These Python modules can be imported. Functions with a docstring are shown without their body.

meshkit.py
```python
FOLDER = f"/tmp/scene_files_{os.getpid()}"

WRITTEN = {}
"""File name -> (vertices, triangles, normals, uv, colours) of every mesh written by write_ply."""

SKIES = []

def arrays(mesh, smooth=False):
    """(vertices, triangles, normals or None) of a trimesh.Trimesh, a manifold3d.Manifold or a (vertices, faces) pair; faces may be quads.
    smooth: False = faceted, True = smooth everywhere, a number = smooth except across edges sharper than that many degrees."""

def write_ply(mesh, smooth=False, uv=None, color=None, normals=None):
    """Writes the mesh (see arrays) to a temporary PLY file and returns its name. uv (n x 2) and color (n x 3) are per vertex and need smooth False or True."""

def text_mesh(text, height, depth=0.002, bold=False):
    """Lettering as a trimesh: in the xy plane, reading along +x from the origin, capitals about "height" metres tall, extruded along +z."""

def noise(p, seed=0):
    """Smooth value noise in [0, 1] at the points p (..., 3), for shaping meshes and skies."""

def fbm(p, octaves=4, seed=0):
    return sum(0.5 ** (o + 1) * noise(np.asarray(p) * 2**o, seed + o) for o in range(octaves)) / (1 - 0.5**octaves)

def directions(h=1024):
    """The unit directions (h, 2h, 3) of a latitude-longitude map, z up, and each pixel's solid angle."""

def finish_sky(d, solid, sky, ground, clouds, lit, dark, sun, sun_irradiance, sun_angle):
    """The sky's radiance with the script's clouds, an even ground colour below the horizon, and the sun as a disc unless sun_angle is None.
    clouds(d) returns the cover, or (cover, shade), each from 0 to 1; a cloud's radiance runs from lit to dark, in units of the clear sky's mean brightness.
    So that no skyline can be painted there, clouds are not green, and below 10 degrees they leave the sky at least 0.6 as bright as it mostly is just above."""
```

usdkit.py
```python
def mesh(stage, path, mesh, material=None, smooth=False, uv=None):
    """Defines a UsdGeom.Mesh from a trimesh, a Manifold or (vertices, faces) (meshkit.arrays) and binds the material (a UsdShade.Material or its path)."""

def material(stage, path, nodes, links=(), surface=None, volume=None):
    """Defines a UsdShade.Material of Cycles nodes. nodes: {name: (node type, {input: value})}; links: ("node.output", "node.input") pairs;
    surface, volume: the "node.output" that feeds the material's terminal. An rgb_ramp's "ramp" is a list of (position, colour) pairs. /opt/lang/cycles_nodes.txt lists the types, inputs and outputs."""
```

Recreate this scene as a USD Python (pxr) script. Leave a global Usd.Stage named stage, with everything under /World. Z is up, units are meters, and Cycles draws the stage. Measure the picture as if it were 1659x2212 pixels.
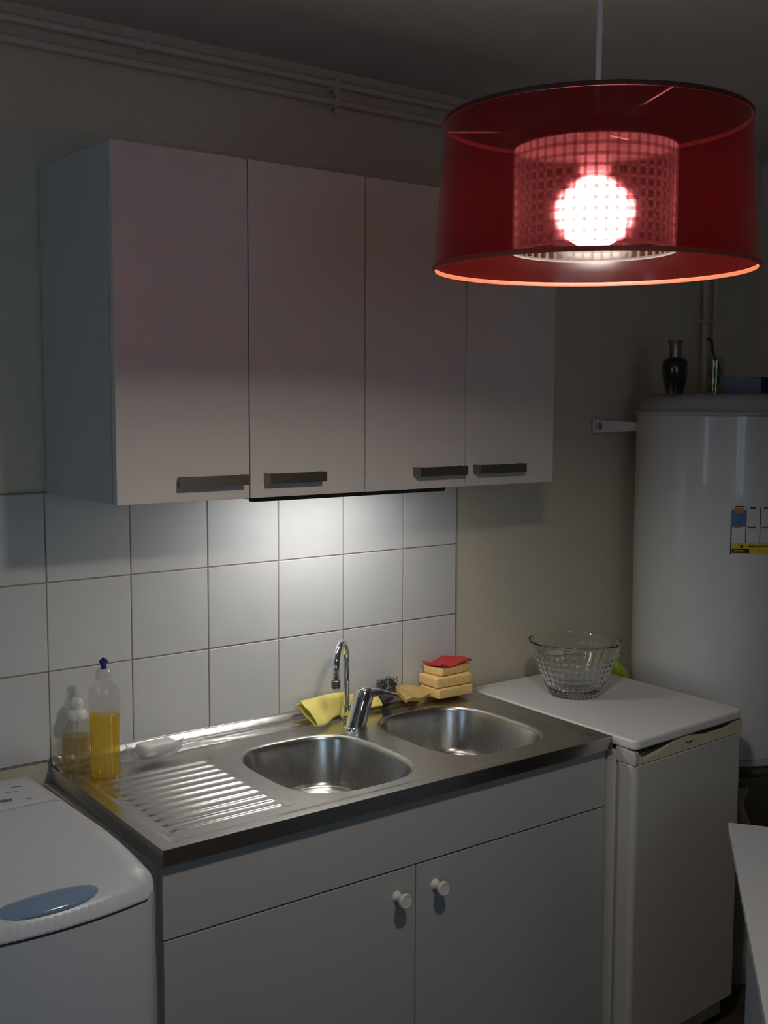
import math, random
import numpy as np
import trimesh
import manifold3d as m3
import shapely
import shapely.affinity
from shapely.geometry import Polygon, Point, box as sbox
from pxr import Usd, UsdGeom, UsdLux, UsdShade, Gf, Sdf
import usdkit, meshkit

random.seed(7)
RNG = np.random.default_rng(7)
PI = math.pi
stage = Usd.Stage.CreateInMemory()
UsdGeom.SetStageUpAxis(stage, "Z")
UsdGeom.SetStageMetersPerUnit(stage, 1.0)
UsdGeom.Xform.Define(stage, "/World")
UsdGeom.Scope.Define(stage, "/World/Looks")

# ------------------------------------------------------------------ camera, sky, exposure
EXPOSURE = 0.0
CAM = (-0.9624, -2.4555, 1.6780)
YAW, PITCH, ROLL, FPX = 0.6577, -0.0943, 0.0032, 2522.5
BULB_STRENGTH = 230.0
TUBE_STRENGTH = 38.0
DUSK = (0.50, 0.74, 1.0)
DUSK_STRENGTH = 0.88


def camera():
    f = np.array([math.sin(YAW) * math.cos(PITCH), math.cos(YAW) * math.cos(PITCH), math.sin(PITCH)])
    r = np.cross(f, [0, 0, 1]); r /= np.linalg.norm(r)
    u = np.cross(r, f)
    c, s = math.cos(ROLL), math.sin(ROLL)
    r2, u2 = c * r + s * u, -s * r + c * u
    cam = UsdGeom.Camera.Define(stage, "/World/camera")
    m = Gf.Matrix4d(*r2, 0, *u2, 0, *(-f), 0, *CAM, 1)
    cam.AddTransformOp().Set(m)
    cam.CreateHorizontalApertureAttr(36.0)
    cam.CreateVerticalApertureAttr(48.0)
    cam.CreateFocalLengthAttr(36.0 * FPX / 1659.0)
    cam.CreateClippingRangeAttr(Gf.Vec2f(0.05, 100))
    cam.CreateExposureAttr(EXPOSURE)


camera()
dome = UsdLux.DomeLight.Define(stage, "/World/unseen_dusk_sky")  # unseen sky; its blue enters through the two windows out of view
dome.CreateIntensityAttr(DUSK_STRENGTH)
dome.CreateColorAttr(Gf.Vec3f(*DUSK))

# ------------------------------------------------------------------ helpers: prims
_names = {}


def numbered(parent, name):
    key = f"{parent}/{name}"
    n = _names.get(key, 0)
    _names[key] = n + 1
    return key if n == 0 else f"{key}_{n:03d}"


def data(prim, **kw):
    prim = prim.GetPrim() if hasattr(prim, "GetPrim") else prim
    for k, v in kw.items():
        if v:
            prim.SetCustomDataByKey(k, v)
    return prim


class Thing:
    """An Xform under /World; parts are given in world coordinates and stored relative to it."""

    def __init__(self, name, label=None, category=None, loc=(0, 0, 0), group=None, kind=None):
        self.path = numbered("/World", name)
        self.loc = np.array(loc, float)
        x = UsdGeom.Xform.Define(stage, self.path)
        x.AddTranslateOp().Set(Gf.Vec3d(*map(float, loc)))
        data(x, label=label, category=category, group=group, kind=kind)

    def part(self, name, mesh, mat, smooth=30, label=None, under=None, kind=None):
        v, f = vf(mesh)
        path = numbered(under or self.path, name)
        p = usdkit.mesh(stage, path, trimesh.Trimesh(v - self.loc, f, process=False), mat, smooth=smooth)
        data(p, label=label, kind=kind)
        return path


def single(name, mesh, mat, label, category, smooth=30, group=None, kind=None):
    path = numbered("/World", name)
    v, f = vf(mesh)
    o = (v.min(0) + v.max(0)) / 2
    o[2] = v[:, 2].min()
    p = usdkit.mesh(stage, path, trimesh.Trimesh(v - o, f, process=False), mat, smooth=smooth)
    p.AddTranslateOp().Set(Gf.Vec3d(*map(float, o)))
    data(p, label=label, category=category, group=group, kind=kind)
    return path


def vf(mesh):
    if hasattr(mesh, "to_mesh"):
        m = mesh.to_mesh()
        return np.array(m.vert_properties[:, :3], float), np.array(m.tri_verts, int)
    if isinstance(mesh, tuple):
        v, f = np.asarray(mesh[0], float), np.asarray(mesh[1], int)
        if f.shape[1] == 4:
            f = np.vstack([f[:, [0, 1, 2]], f[:, [0, 2, 3]]])
        return v, f
    return np.array(mesh.vertices, float), np.array(mesh.faces, int)


def cat(*ms):
    vs, fs, n = [], [], 0
    for m in ms:
        v, f = vf(m)
        vs.append(v); fs.append(f + n); n += len(v)
    return np.vstack(vs), np.vstack(fs)


def move(mesh, t=(0, 0, 0), rx=0, ry=0, rz=0, s=1):
    v, f = vf(mesh)
    M = trimesh.transformations.euler_matrix(rx, ry, rz)[:3, :3]
    return (v * s) @ M.T + np.array(t), f


# ------------------------------------------------------------------ helpers: shapes
def bx(x0, x1, y0, y1, z0, z1, b=0.0):
    """Box; b > 0 chamfers / rounds every edge (hull of shrunken boxes)."""
    if b <= 0:
        m = trimesh.creation.box([x1 - x0, y1 - y0, z1 - z0])
        m.apply_translation([(x0 + x1) / 2, (y0 + y1) / 2, (z0 + z1) / 2])
        return vf(m)
    pts = []
    k = 0.29
    for sx in (0, 1):
        for sy in (0, 1):
            for sz in (0, 1):
                c = np.array([x1 if sx else x0, y1 if sy else y0, z1 if sz else z0])
                d = np.array([-1 if sx else 1, -1 if sy else 1, -1 if sz else 1]) * b
                for w in ((0, 1, 1), (1, 0, 1), (1, 1, 0), (k, k, 1), (k, 1, k), (1, k, k)):
                    pts.append(c + d * np.array(w))
    return vf(m3.Manifold.hull_points(np.array(pts, np.float32)))


def rbox(x0, x1, y0, y1, z0, z1, r, seg=16):
    s = m3.Manifold.sphere(r, seg)
    return vf(m3.Manifold.batch_hull([s.translate([x, y, z]) for x in (x0 + r, x1 - r) for y in (y0 + r, y1 - r) for z in (z0 + r, z1 - r)]))


def lathe(profile, seg=64, axis="z", at=(0, 0, 0)):
    """profile: [(r, h)]; revolved about z."""
    pr = np.array(profile, float)
    a = np.arange(seg) * 2 * PI / seg
    n = len(pr)
    v = np.stack([pr[:, None, 0] * np.cos(a), pr[:, None, 0] * np.sin(a), np.broadcast_to(pr[:, None, 1], (n, seg))], -1).reshape(-1, 3)
    i, j = np.meshgrid(np.arange(n - 1), np.arange(seg), indexing="ij")
    q = np.stack([i * seg + j, i * seg + (j + 1) % seg, (i + 1) * seg + (j + 1) % seg, (i + 1) * seg + j], -1).reshape(-1, 4)
    if axis == "y":      # h grows towards -y
        v = np.stack([v[:, 0], -v[:, 2], v[:, 1]], -1)
    if axis == "x":
        v = np.stack([v[:, 2], v[:, 0], v[:, 1]], -1)
    f = np.vstack([q[:, [0, 1, 2]], q[:, [0, 2, 3]]])
    v = v + np.array(at)
    m = trimesh.Trimesh(v, f, process=True)
    m.update_faces(m.nondegenerate_faces())
    return vf(m)


def smooth_profile(pts, n=8):
    """Catmull-Rom through 2-D points."""
    p = np.array(pts, float)
    p = np.vstack([2 * p[0] - p[1], p, 2 * p[-1] - p[-2]])
    out = []
    for i in range(1, len(p) - 2):
        for t in np.arange(n) / n:
            out.append(0.5 * (2 * p[i] + (p[i + 1] - p[i - 1]) * t + (2 * p[i - 1] - 5 * p[i] + 4 * p[i + 1] - p[i + 2]) * t * t + (3 * p[i] - p[i - 1] - 3 * p[i + 1] + p[i + 2]) * t ** 3))
    out.append(p[-2])
    return np.array(out)


def tube(path, r, sides=16, caps=True):
    p = np.asarray(path, float)
    n = len(p)
    r = np.broadcast_to(np.asarray(r, float), (n,))
    t = np.gradient(p, axis=0)
    t /= np.linalg.norm(t, axis=1, keepdims=True)
    a = np.cross(t[0], [0, 0, 1.0] if abs(t[0][2]) < 0.9 else [1.0, 0, 0])
    A = []
    for k in range(n):
        a = a - t[k] * (a @ t[k])
        a /= np.linalg.norm(a)
        A.append(a.copy())
    A = np.array(A)
    B = np.cross(t, A)
    ang = np.arange(sides) * 2 * PI / sides
    v = p[:, None] + r[:, None, None] * (np.cos(ang)[None, :, None] * A[:, None] + np.sin(ang)[None, :, None] * B[:, None])
    i, j = np.meshgrid(np.arange(n - 1), np.arange(sides), indexing="ij")
    q = np.stack([i * sides + j, i * sides + (j + 1) % sides, (i + 1) * sides + (j + 1) % sides, (i + 1) * sides + j], -1).reshape(-1, 4)
    f = np.vstack([q[:, [0, 1, 2]], q[:, [0, 2, 3]]])
    v = v.reshape(-1, 3)
    if caps:
        k = len(v)
        v = np.vstack([v, p[0], p[-1]])
        j = np.arange(sides)
        f = np.vstack([f, np.stack([np.full(sides, k), (j + 1) % sides, j], -1), np.stack([np.full(sides, k + 1), (n - 1) * sides + j, (n - 1) * sides + (j + 1) % sides], -1)])
    return v, f


def grid(X, Y, Z):
    n, m = X.shape
    v = np.stack([X, Y, Z], -1).reshape(-1, 3)
    i, j = np.meshgrid(np.arange(n - 1), np.arange(m - 1), indexing="ij")
    q = np.stack([i * m + j, (i + 1) * m + j, (i + 1) * m + j + 1, i * m + j + 1], -1).reshape(-1, 4)
    return v, np.vstack([q[:, [0, 1, 2]], q[:, [0, 2, 3]]])


def sheet(X, Y, Z, th, direction=None):
    """A grid surface given thickness (closed)."""
    n, m = X.shape
    P = np.stack([X, Y, Z], -1)
    du, dv = np.gradient(P, axis=0), np.gradient(P, axis=1)
    N = np.cross(du, dv)
    N /= np.linalg.norm(N, axis=-1, keepdims=True) + 1e-12
    Q = P - N * th
    v0, f0 = grid(X, Y, Z)
    v1, f1 = Q.reshape(-1, 3), f0[:, ::-1] + n * m
    ring = np.concatenate([np.arange(m), np.arange(1, n) * m + m - 1, (n - 1) * m + np.arange(m - 2, -1, -1), np.arange(n - 2, 0, -1) * m])
    nx = np.roll(ring, -1)
    side = np.vstack([np.stack([ring, ring + n * m, nx], -1), np.stack([nx, ring + n * m, nx + n * m], -1)])
    return np.vstack([v0, v1]), np.vstack([f0, f1, side])


def extrude(poly, z0, z1):
    cs = [np.array(poly.exterior.coords)[:-1]] + [np.array(r.coords)[:-1] for r in poly.interiors]
    return m3.CrossSection(cs, m3.FillRule.EvenOdd).extrude(z1 - z0).translate([0, 0, z0])


def rrect(x0, x1, y0, y1, r, seg=8):
    return sbox(x0 + r, y0 + r, x1 - r, y1 - r).buffer(r, quad_segs=seg)


def superell(cx, cy, a, b, n, k=96):
    t = np.arange(k) * 2 * PI / k
    c, s = np.cos(t), np.sin(t)
    return np.stack([cx + a * np.sign(c) * np.abs(c) ** (2 / n), cy + b * np.sign(s) * np.abs(s) ** (2 / n)], -1)


def wob(v, amp, scale, seed=0):
    v = np.asarray(v, float)
    d = np.stack([meshkit.fbm(v * scale + 11.3 * k, 3, seed + k) - 0.5 for k in range(3)], -1)
    return v + d * 2 * amp


# ------------------------------------------------------------------ materials
L = "/World/Looks/"


def pm(name, color, rough=0.5, bump=0.0, scale=60, vary=0.0, **kw):
    """Principled material with a little noise in colour and relief."""
    nodes = {"p": ("principled_bsdf", {"base_color": color, "roughness": rough, **kw}), "g": ("texture_coordinate", {})}
    links = []
    if vary > 0 or bump > 0:
        nodes["n"] = ("noise_texture", {"scale": float(scale), "detail": 4.0})
        links.append(("g.object", "n.vector"))
    if vary > 0:
        c = np.array(color)
        nodes["r"] = ("rgb_ramp", {"ramp": [(0.3, tuple(c * (1 - vary))), (0.7, tuple(np.minimum(c * (1 + vary), 1)))]})
        links += [("n.fac", "r.fac"), ("r.color", "p.base_color")]
    if bump > 0:
        nodes["b"] = ("bump", {"strength": float(bump), "distance": 0.002})
        links += [("n.fac", "b.height"), ("b.normal", "p.normal")]
    return usdkit.material(stage, L + name, nodes, links, surface="p.BSDF")


def schlick(nodes, links, target, f0=0.04, node="fr"):
    """Fresnel-like weight that is the same from both sides of a thin skin."""
    nodes["lw"] = ("layer_weight", {"blend": 0.5})
    nodes["pw"] = ("math", {"math_type": "power", "value2": 5.0})
    nodes[node] = ("math", {"math_type": "multiply_add", "value2": 0.95 - f0, "value3": float(f0)})
    links += [("lw.facing", "pw.value1"), ("pw.value", node + ".value1"), (node + ".value", target)]


def pane(name, tint, gloss_rough=0.03, ior=1.45, body=None, body_fac=0.0, transl=False):
    """Thin clear or tinted skin: transparent, fresnel gloss, and optionally some diffuse body."""
    nodes = {"t": ("transparent_bsdf", {"color": tint}), "gl": ("glossy_bsdf", {"color": (1, 1, 1), "roughness": gloss_rough}), "m": ("mix_closure", {})}
    links = [("gl.BSDF", "m.closure2")]
    schlick(nodes, links, "m.fac", ((ior - 1) / (ior + 1)) ** 2)
    if body:
        nodes["d"] = ("translucent_bsdf" if transl else "diffuse_bsdf", {"color": body})
        nodes["m2"] = ("mix_closure", {"fac": body_fac})
        links += [("t.BSDF", "m2.closure1"), ("d.BSDF", "m2.closure2"), ("m2.closure", "m.closure1")]
    else:
        links.append(("t.BSDF", "m.closure1"))
    return usdkit.material(stage, L + name, nodes, links, surface="m.closure")


def glow(name, color, strength):
    return usdkit.material(stage, L + name, {"e": ("emission", {"color": color, "strength": float(strength)})}, [], surface="e.emission")


def brushed(name, color, rough, stretch, strength):
    nodes = {"p": ("principled_bsdf", {"base_color": color, "metallic": 1.0, "roughness": rough}), "g": ("texture_coordinate", {}),
             "mp": ("mapping", {"scale": stretch}), "n": ("noise_texture", {"scale": 1.0, "detail": 3.0}),
             "rr": ("map_range", {"from_min": 0.3, "from_max": 0.7, "to_min": rough - 0.015, "to_max": rough + 0.02}),
             "b": ("bump", {"strength": strength, "distance": 0.0004})}
    links = [("g.object", "mp.vector"), ("mp.vector", "n.vector"), ("n.fac", "rr.value"), ("rr.result", "p.roughness"), ("n.fac", "b.height"), ("b.normal", "p.normal")]
    return usdkit.material(stage, L + name, nodes, links, surface="p.BSDF")


M = {}
M["wall"] = pm("wall_paint", (0.62, 0.56, 0.45), 0.75, bump=0.25, scale=180, vary=0.03)
M["ceiling"] = pm("ceiling_paint", (0.62, 0.59, 0.54), 0.85, bump=0.2, scale=150, vary=0.03)
M["floor"] = pm("floor_lino", (0.055, 0.042, 0.034), 0.6, bump=0.1, scale=12, vary=0.2)
M["grout"] = pm("grout", (0.30, 0.25, 0.19), 0.9, bump=0.4, scale=300, vary=0.12)
TILE = [pm(f"tile_glaze_{n}", c, 0.22, bump=0.05, scale=14, vary=0.015, coat_weight=0.2) for n, c in
        (("pearl", (0.59, 0.59, 0.585)), ("chalk", (0.605, 0.605, 0.595)), ("milk", (0.58, 0.58, 0.58)))]
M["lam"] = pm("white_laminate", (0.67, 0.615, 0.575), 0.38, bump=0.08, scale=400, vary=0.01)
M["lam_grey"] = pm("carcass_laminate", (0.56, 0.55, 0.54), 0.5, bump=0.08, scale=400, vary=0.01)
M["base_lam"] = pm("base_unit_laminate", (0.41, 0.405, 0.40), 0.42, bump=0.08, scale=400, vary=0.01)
M["gap"] = pm("dark_gap", (0.03, 0.028, 0.025), 0.8, vary=0.1, scale=80)  # near-black for shade in gaps, also the real dark hood strip
M["handle"] = brushed("dark_brushed_handle", (0.26, 0.24, 0.21), 0.40, (20, 900, 900), 0.2)
M["steel"] = brushed("brushed_steel", (0.60, 0.58, 0.55), 0.24, (10, 400, 400), 0.012)
M["steel_basin"] = brushed("basin_steel", (0.55, 0.53, 0.50), 0.27, (120, 120, 30), 0.012)
M["chrome"] = pm("chrome", (0.80, 0.81, 0.84), 0.06, metallic=1.0, bump=0.02, scale=30)
M["black"] = pm("black_plastic", (0.012, 0.012, 0.014), 0.4, bump=0.1, scale=90)
M["enamel"] = pm("white_enamel", (0.66, 0.66, 0.67), 0.25, bump=0.04, scale=260, vary=0.01, coat_weight=0.3)
M["wm_plastic"] = pm("washer_plastic", (0.53, 0.54, 0.57), 0.33, bump=0.08, scale=500, vary=0.01)
M["blue_plastic"] = pm("blue_grey_plastic", (0.17, 0.26, 0.38), 0.16, bump=0.02, scale=60, coat_weight=0.4)
M["ink"] = pm("grey_ink", (0.10, 0.11, 0.14), 0.6, vary=0.1)
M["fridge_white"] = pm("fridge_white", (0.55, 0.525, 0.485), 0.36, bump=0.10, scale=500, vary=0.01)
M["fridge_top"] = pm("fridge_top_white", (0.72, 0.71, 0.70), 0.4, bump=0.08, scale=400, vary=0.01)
M["fridge_grip"] = pm("fridge_grip_cream", (0.66, 0.57, 0.42), 0.4, bump=0.06, scale=300, vary=0.01)
M["heater"] = pm("heater_enamel", (0.58, 0.58, 0.57), 0.30, bump=0.06, scale=25, vary=0.012, coat_weight=0.3)
M["heater_cap"] = pm("heater_cap_plastic", (0.42, 0.42, 0.42), 0.45, bump=0.05, scale=200, vary=0.01)
M["heater_base"] = pm("heater_base_plastic", (0.10, 0.085, 0.07), 0.5, bump=0.05, scale=200, vary=0.05)
M["pipe"] = pm("painted_pipe", (0.60, 0.55, 0.48), 0.5, bump=0.2, scale=120, vary=0.04)
M["cord"] = pm("white_cord", (0.75, 0.72, 0.70), 0.45, vary=0.02)
M["inner_cap"] = pm("grey_inner_cap", (0.07, 0.065, 0.065), 0.6, vary=0.03)
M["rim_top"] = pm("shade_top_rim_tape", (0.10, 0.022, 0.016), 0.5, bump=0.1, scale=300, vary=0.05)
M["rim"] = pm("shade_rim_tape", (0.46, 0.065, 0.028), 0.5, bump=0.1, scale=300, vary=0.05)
M["knob"] = pm("knob_porcelain", (0.68, 0.64, 0.58), 0.3, bump=0.02, scale=100, vary=0.01)
M["knob_ring"] = pm("knob_ring_line", (0.25, 0.20, 0.15), 0.5, vary=0.1)
M["yellow"] = pm("yellow_cloth", (0.86, 0.72, 0.20), 0.85, bump=0.3, scale=420, vary=0.06)
M["sponge"] = pm("yellow_sponge", (0.86, 0.58, 0.22), 0.9, bump=0.6, scale=330, vary=0.14)
M["sponge_tan"] = pm("tan_sponge_cloth", (0.58, 0.38, 0.14), 0.9, bump=1.0, scale=300, vary=0.2)
M["red_pad"] = pm("red_scouring_pad", (0.62, 0.05, 0.05), 0.9, bump=1.0, scale=500, vary=0.2)
M["wool"] = pm("scourer_metal", (0.16, 0.16, 0.15), 0.35, metallic=0.8, vary=0.2)
M["soap"] = pm("white_soap", (0.80, 0.78, 0.73), 0.5, bump=0.1, scale=60, vary=0.03)
M["white_cap"] = pm("white_plastic_cap", (0.72, 0.71, 0.67), 0.35, bump=0.02, scale=80)
M["blue_cap"] = pm("dark_blue_cap", (0.008, 0.016, 0.17), 0.3, bump=0.02, scale=80)
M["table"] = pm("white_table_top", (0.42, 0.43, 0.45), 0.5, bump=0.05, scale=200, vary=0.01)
M["table_leg"] = pm("table_panel", (0.28, 0.31, 0.36), 0.5, bump=0.05, scale=200, vary=0.01)  # blue light on the panel is put into its colour
M["lime"] = pm("lime_green_cloth", (0.36, 0.46, 0.02), 0.75, bump=0.3, scale=160, vary=0.12, sheen_weight=0.2)
M["dark_glass"] = pm("dark_green_glaze", (0.006, 0.016, 0.012), 0.18, vary=0.1, scale=40, coat_weight=0.5)
M["candle"] = pm("olive_candle_wax", (0.22, 0.24, 0.03), 0.5, bump=0.05, scale=60, vary=0.08)
M["blue_box"] = pm("slate_blue_plastic", (0.22, 0.30, 0.42), 0.4, bump=0.03, scale=70, vary=0.04)
M["bag_white"] = pm("pale_plastic_bag", (0.42, 0.39, 0.33), 0.4, bump=0.4, scale=30, vary=0.06)
M["bag_black"] = pm("black_plastic_bag", (0.010, 0.011, 0.014), 0.35, bump=0.4, scale=30, vary=0.1)
M["paper"] = pm("calendar_paper", (0.60, 0.58, 0.55), 0.6, vary=0.02, scale=60)
for n, c in dict(blue=(0.08, 0.15, 0.33), navy=(0.02, 0.03, 0.09), slate=(0.03, 0.09, 0.14), red=(0.50, 0.05, 0.03), orange=(0.55, 0.20, 0.05), plum=(0.14, 0.06, 0.08), olive=(0.30, 0.26, 0.04), yellow=(0.62, 0.45, 0.01), black=(0.02, 0.02, 0.02), steel=(0.12, 0.17, 0.24)).items():
    M["print_" + n] = pm("print_" + n, c, 0.6, vary=0.05, scale=200)
M["clear"] = pane("clear_plastic", (0.93, 0.93, 0.92), 0.04, 1.45, (0.8, 0.8, 0.78), 0.03)
M["frosted"] = pane("frosted_plastic", (0.90, 0.90, 0.91), 0.18, 1.40, (0.75, 0.76, 0.78), 0.30)
M["dish_plastic"] = pane("dish_plastic", (0.93, 0.93, 0.94), 0.12, 1.45, (0.78, 0.79, 0.81), 0.17)
M["jar_glass"] = pane("jar_glass", (0.90, 0.92, 0.88), 0.02, 1.5)
M["window_glass"] = pane("window_glass", (0.95, 0.96, 0.96), 0.01, 1.5)
def liquid(name, tint, body, fac):
    nodes = {"t": ("transparent_bsdf", {"color": tint}), "d": ("translucent_bsdf", {"color": body}), "d2": ("diffuse_bsdf", {"color": body}), "m0": ("mix_closure", {"fac": 0.4}),
             "m": ("mix_closure", {"fac": fac}), "gl": ("glossy_bsdf", {"color": (1, 1, 1), "roughness": 0.06}), "o": ("mix_closure", {})}
    links = [("d.BSDF", "m0.closure1"), ("d2.BSDF", "m0.closure2"), ("t.BSDF", "m.closure1"), ("m0.closure", "m.closure2"), ("m.closure", "o.closure1"), ("gl.BSDF", "o.closure2")]
    schlick(nodes, links, "o.fac", 0.02)
    return usdkit.material(stage, L + name, nodes, links, surface="o.closure")


M["soap_liquid"] = liquid("amber_liquid", (0.96, 0.80, 0.12), (0.95, 0.72, 0.03), 0.30)
M["pump_liquid"] = liquid("pale_honey_liquid", (0.92, 0.82, 0.58), (0.75, 0.55, 0.20), 0.18)
M["bowl"] = pm("bowl_glass", (0.96, 0.97, 0.96), 0.02, transmission_weight=1.0, ior=1.45, vary=0.002, scale=5)
M["bulb"] = glow("bulb_glow", (1.0, 0.92, 0.81), BULB_STRENGTH)
M["tube"] = glow("tube_glow", (1.0, 0.99, 0.96), TUBE_STRENGTH)
# red film of the pendant: tinted see-through, a little scattering, glossy skin
_n = {"t": ("transparent_bsdf", {"color": (0.26, 0.060, 0.072)}), "d": ("translucent_bsdf", {"color": (0.05, 0.003, 0.004)}), "d2": ("diffuse_bsdf", {"color": (0.12, 0.008, 0.007)}),
      "m0": ("mix_closure", {"fac": 0.6}), "m": ("mix_closure", {"fac": 0.30}), "gl": ("glossy_bsdf", {"color": (0.9, 0.9, 0.95), "roughness": 0.15}), "o": ("mix_closure", {}),
      "g": ("texture_coordinate", {}), "w": ("noise_texture", {"scale": 250.0, "detail": 2.0}), "b": ("bump", {"strength": 0.03, "distance": 0.0004})}
_l = [("d.BSDF", "m0.closure1"), ("d2.BSDF", "m0.closure2"), ("t.BSDF", "m.closure1"), ("m0.closure", "m.closure2"), ("m.closure", "o.closure1"), ("gl.BSDF", "o.closure2"),
      ("g.object", "w.vector"), ("w.fac", "b.height"), ("b.normal", "gl.normal")]
schlick(_n, _l, "o.fac", 0.025)
M["shade"] = usdkit.material(stage, L + "red_shade_film", _n, _l, surface="o.closure")
M["lattice"] = usdkit.material(stage, L + "perforated_white_plastic", {
    "d": ("diffuse_bsdf", {"color": (0.10, 0.09, 0.085)}), "t": ("translucent_bsdf", {"color": (0.12, 0.10, 0.09)}), "m": ("mix_closure", {"fac": 0.5}), "c": ("transparent_bsdf", {"color": (0.92, 0.88, 0.85)}), "o": ("mix_closure", {"fac": 0.66})},
    [("d.BSDF", "m.closure1"), ("t.BSDF", "m.closure2"), ("m.closure", "o.closure1"), ("c.BSDF", "o.closure2")], surface="o.closure")
# milky sheet inside the grid: lets the bulb show and spreads part of its light forward
M["diffuser"] = usdkit.material(stage, L + "milky_diffuser", {
    "r": ("refraction_bsdf", {"color": (0.52, 0.46, 0.46), "roughness": 0.38, "IOR": 1.14, "distribution": "ggx"}), "c": ("transparent_bsdf", {"color": (0.92, 0.90, 0.88)}), "o": ("mix_closure", {"fac": 0.52})},
    [("r.BSDF", "o.closure1"), ("c.BSDF", "o.closure2")], surface="o.closure")

# ------------------------------------------------------------------ the setting
X0, X1, Y0, Y1, H = -2.3, 2.575, -4.6, 0.004, 2.50


def struct(name, mesh, mat, smooth=False):
    path = numbered("/World", name)
    p = usdkit.mesh(stage, path, trimesh.Trimesh(*vf(mesh), process=False), mat, smooth=smooth)
    data(p, kind="structure")
    return path


struct("floor", bx(X0 - 0.2, X1 + 0.2, Y0 - 0.2, Y1 + 0.2, -0.12, 0), M["floor"])
struct("ceiling", bx(X0 - 0.2, X1 + 0.2, Y0 - 0.2, Y1 + 0.2, H, H + 0.12), M["ceiling"])
LWY0, LWY1, LWZ0, LWZ1 = -1.50, -0.95, 1.1, 2.05
_lw = sbox(Y0 - 0.2, 0, Y1 + 0.2, H).difference(sbox(LWY0, LWZ0, LWY1, LWZ1))
_lv, _lf = vf(extrude(_lw, 0, 0.15))
struct("wall_left", (np.column_stack([X0 - _lv[:, 2], _lv[:, 0], _lv[:, 1]]), _lf[:, ::-1]), M["wall"])
struct("wall_right", bx(X1, X1 + 0.15, Y0 - 0.2, Y1 + 0.2, 0, H), M["wall"])
wb = Thing("wall_back", loc=(0, 0, 0), kind="structure")
wb.part("plaster", bx(X0, X1, Y1, Y1 + 0.15, 0, H), M["wall"], smooth=False)
TX0, TX1 = -1.0, 1.19
TZ = [0.8835, 1.0822, 1.2805, 1.4785]
wb.part("grout", bx(TX0 - 0.002, TX1 + 0.002, 0.0005, Y1, TZ[0] - 0.003, TZ[-1] + 0.002), M["grout"], smooth=False)
for k in range(3):
    for i in range(11):
        a = TX0 + 0.2 * i
        b = min(a + 0.2, TX1)
        g = 0.0013
        q = RNG.normal(0, 0.0003, 4)
        x0, x1, z0, z1, yf, yb, c = a + g + q[0], b - g, TZ[k] + g, TZ[k + 1] - g + q[1], -0.0020 + q[2], 0.002, 0.0014
        v = np.array([[x0, yb, z0], [x1, yb, z0], [x1, yb, z1], [x0, yb, z1], [x0, yf + c, z0], [x1, yf + c, z0], [x1, yf + c, z1], [x0, yf + c, z1],
                      [x0 + c, yf, z0 + c], [x1 - c, yf, z0 + c], [x1 - c, yf, z1 - c], [x0 + c, yf, z1 - c]])
        f = [[8, 9, 10, 11]] + [[s + j, s + (j + 1) % 4, t + (j + 1) % 4, t + j] for s, t in ((0, 4), (4, 8)) for j in range(4)] + [[3, 2, 1, 0]]
        wb.part("tile", (v, np.array(f)), TILE[int(RNG.integers(3))], smooth=False)
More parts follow.
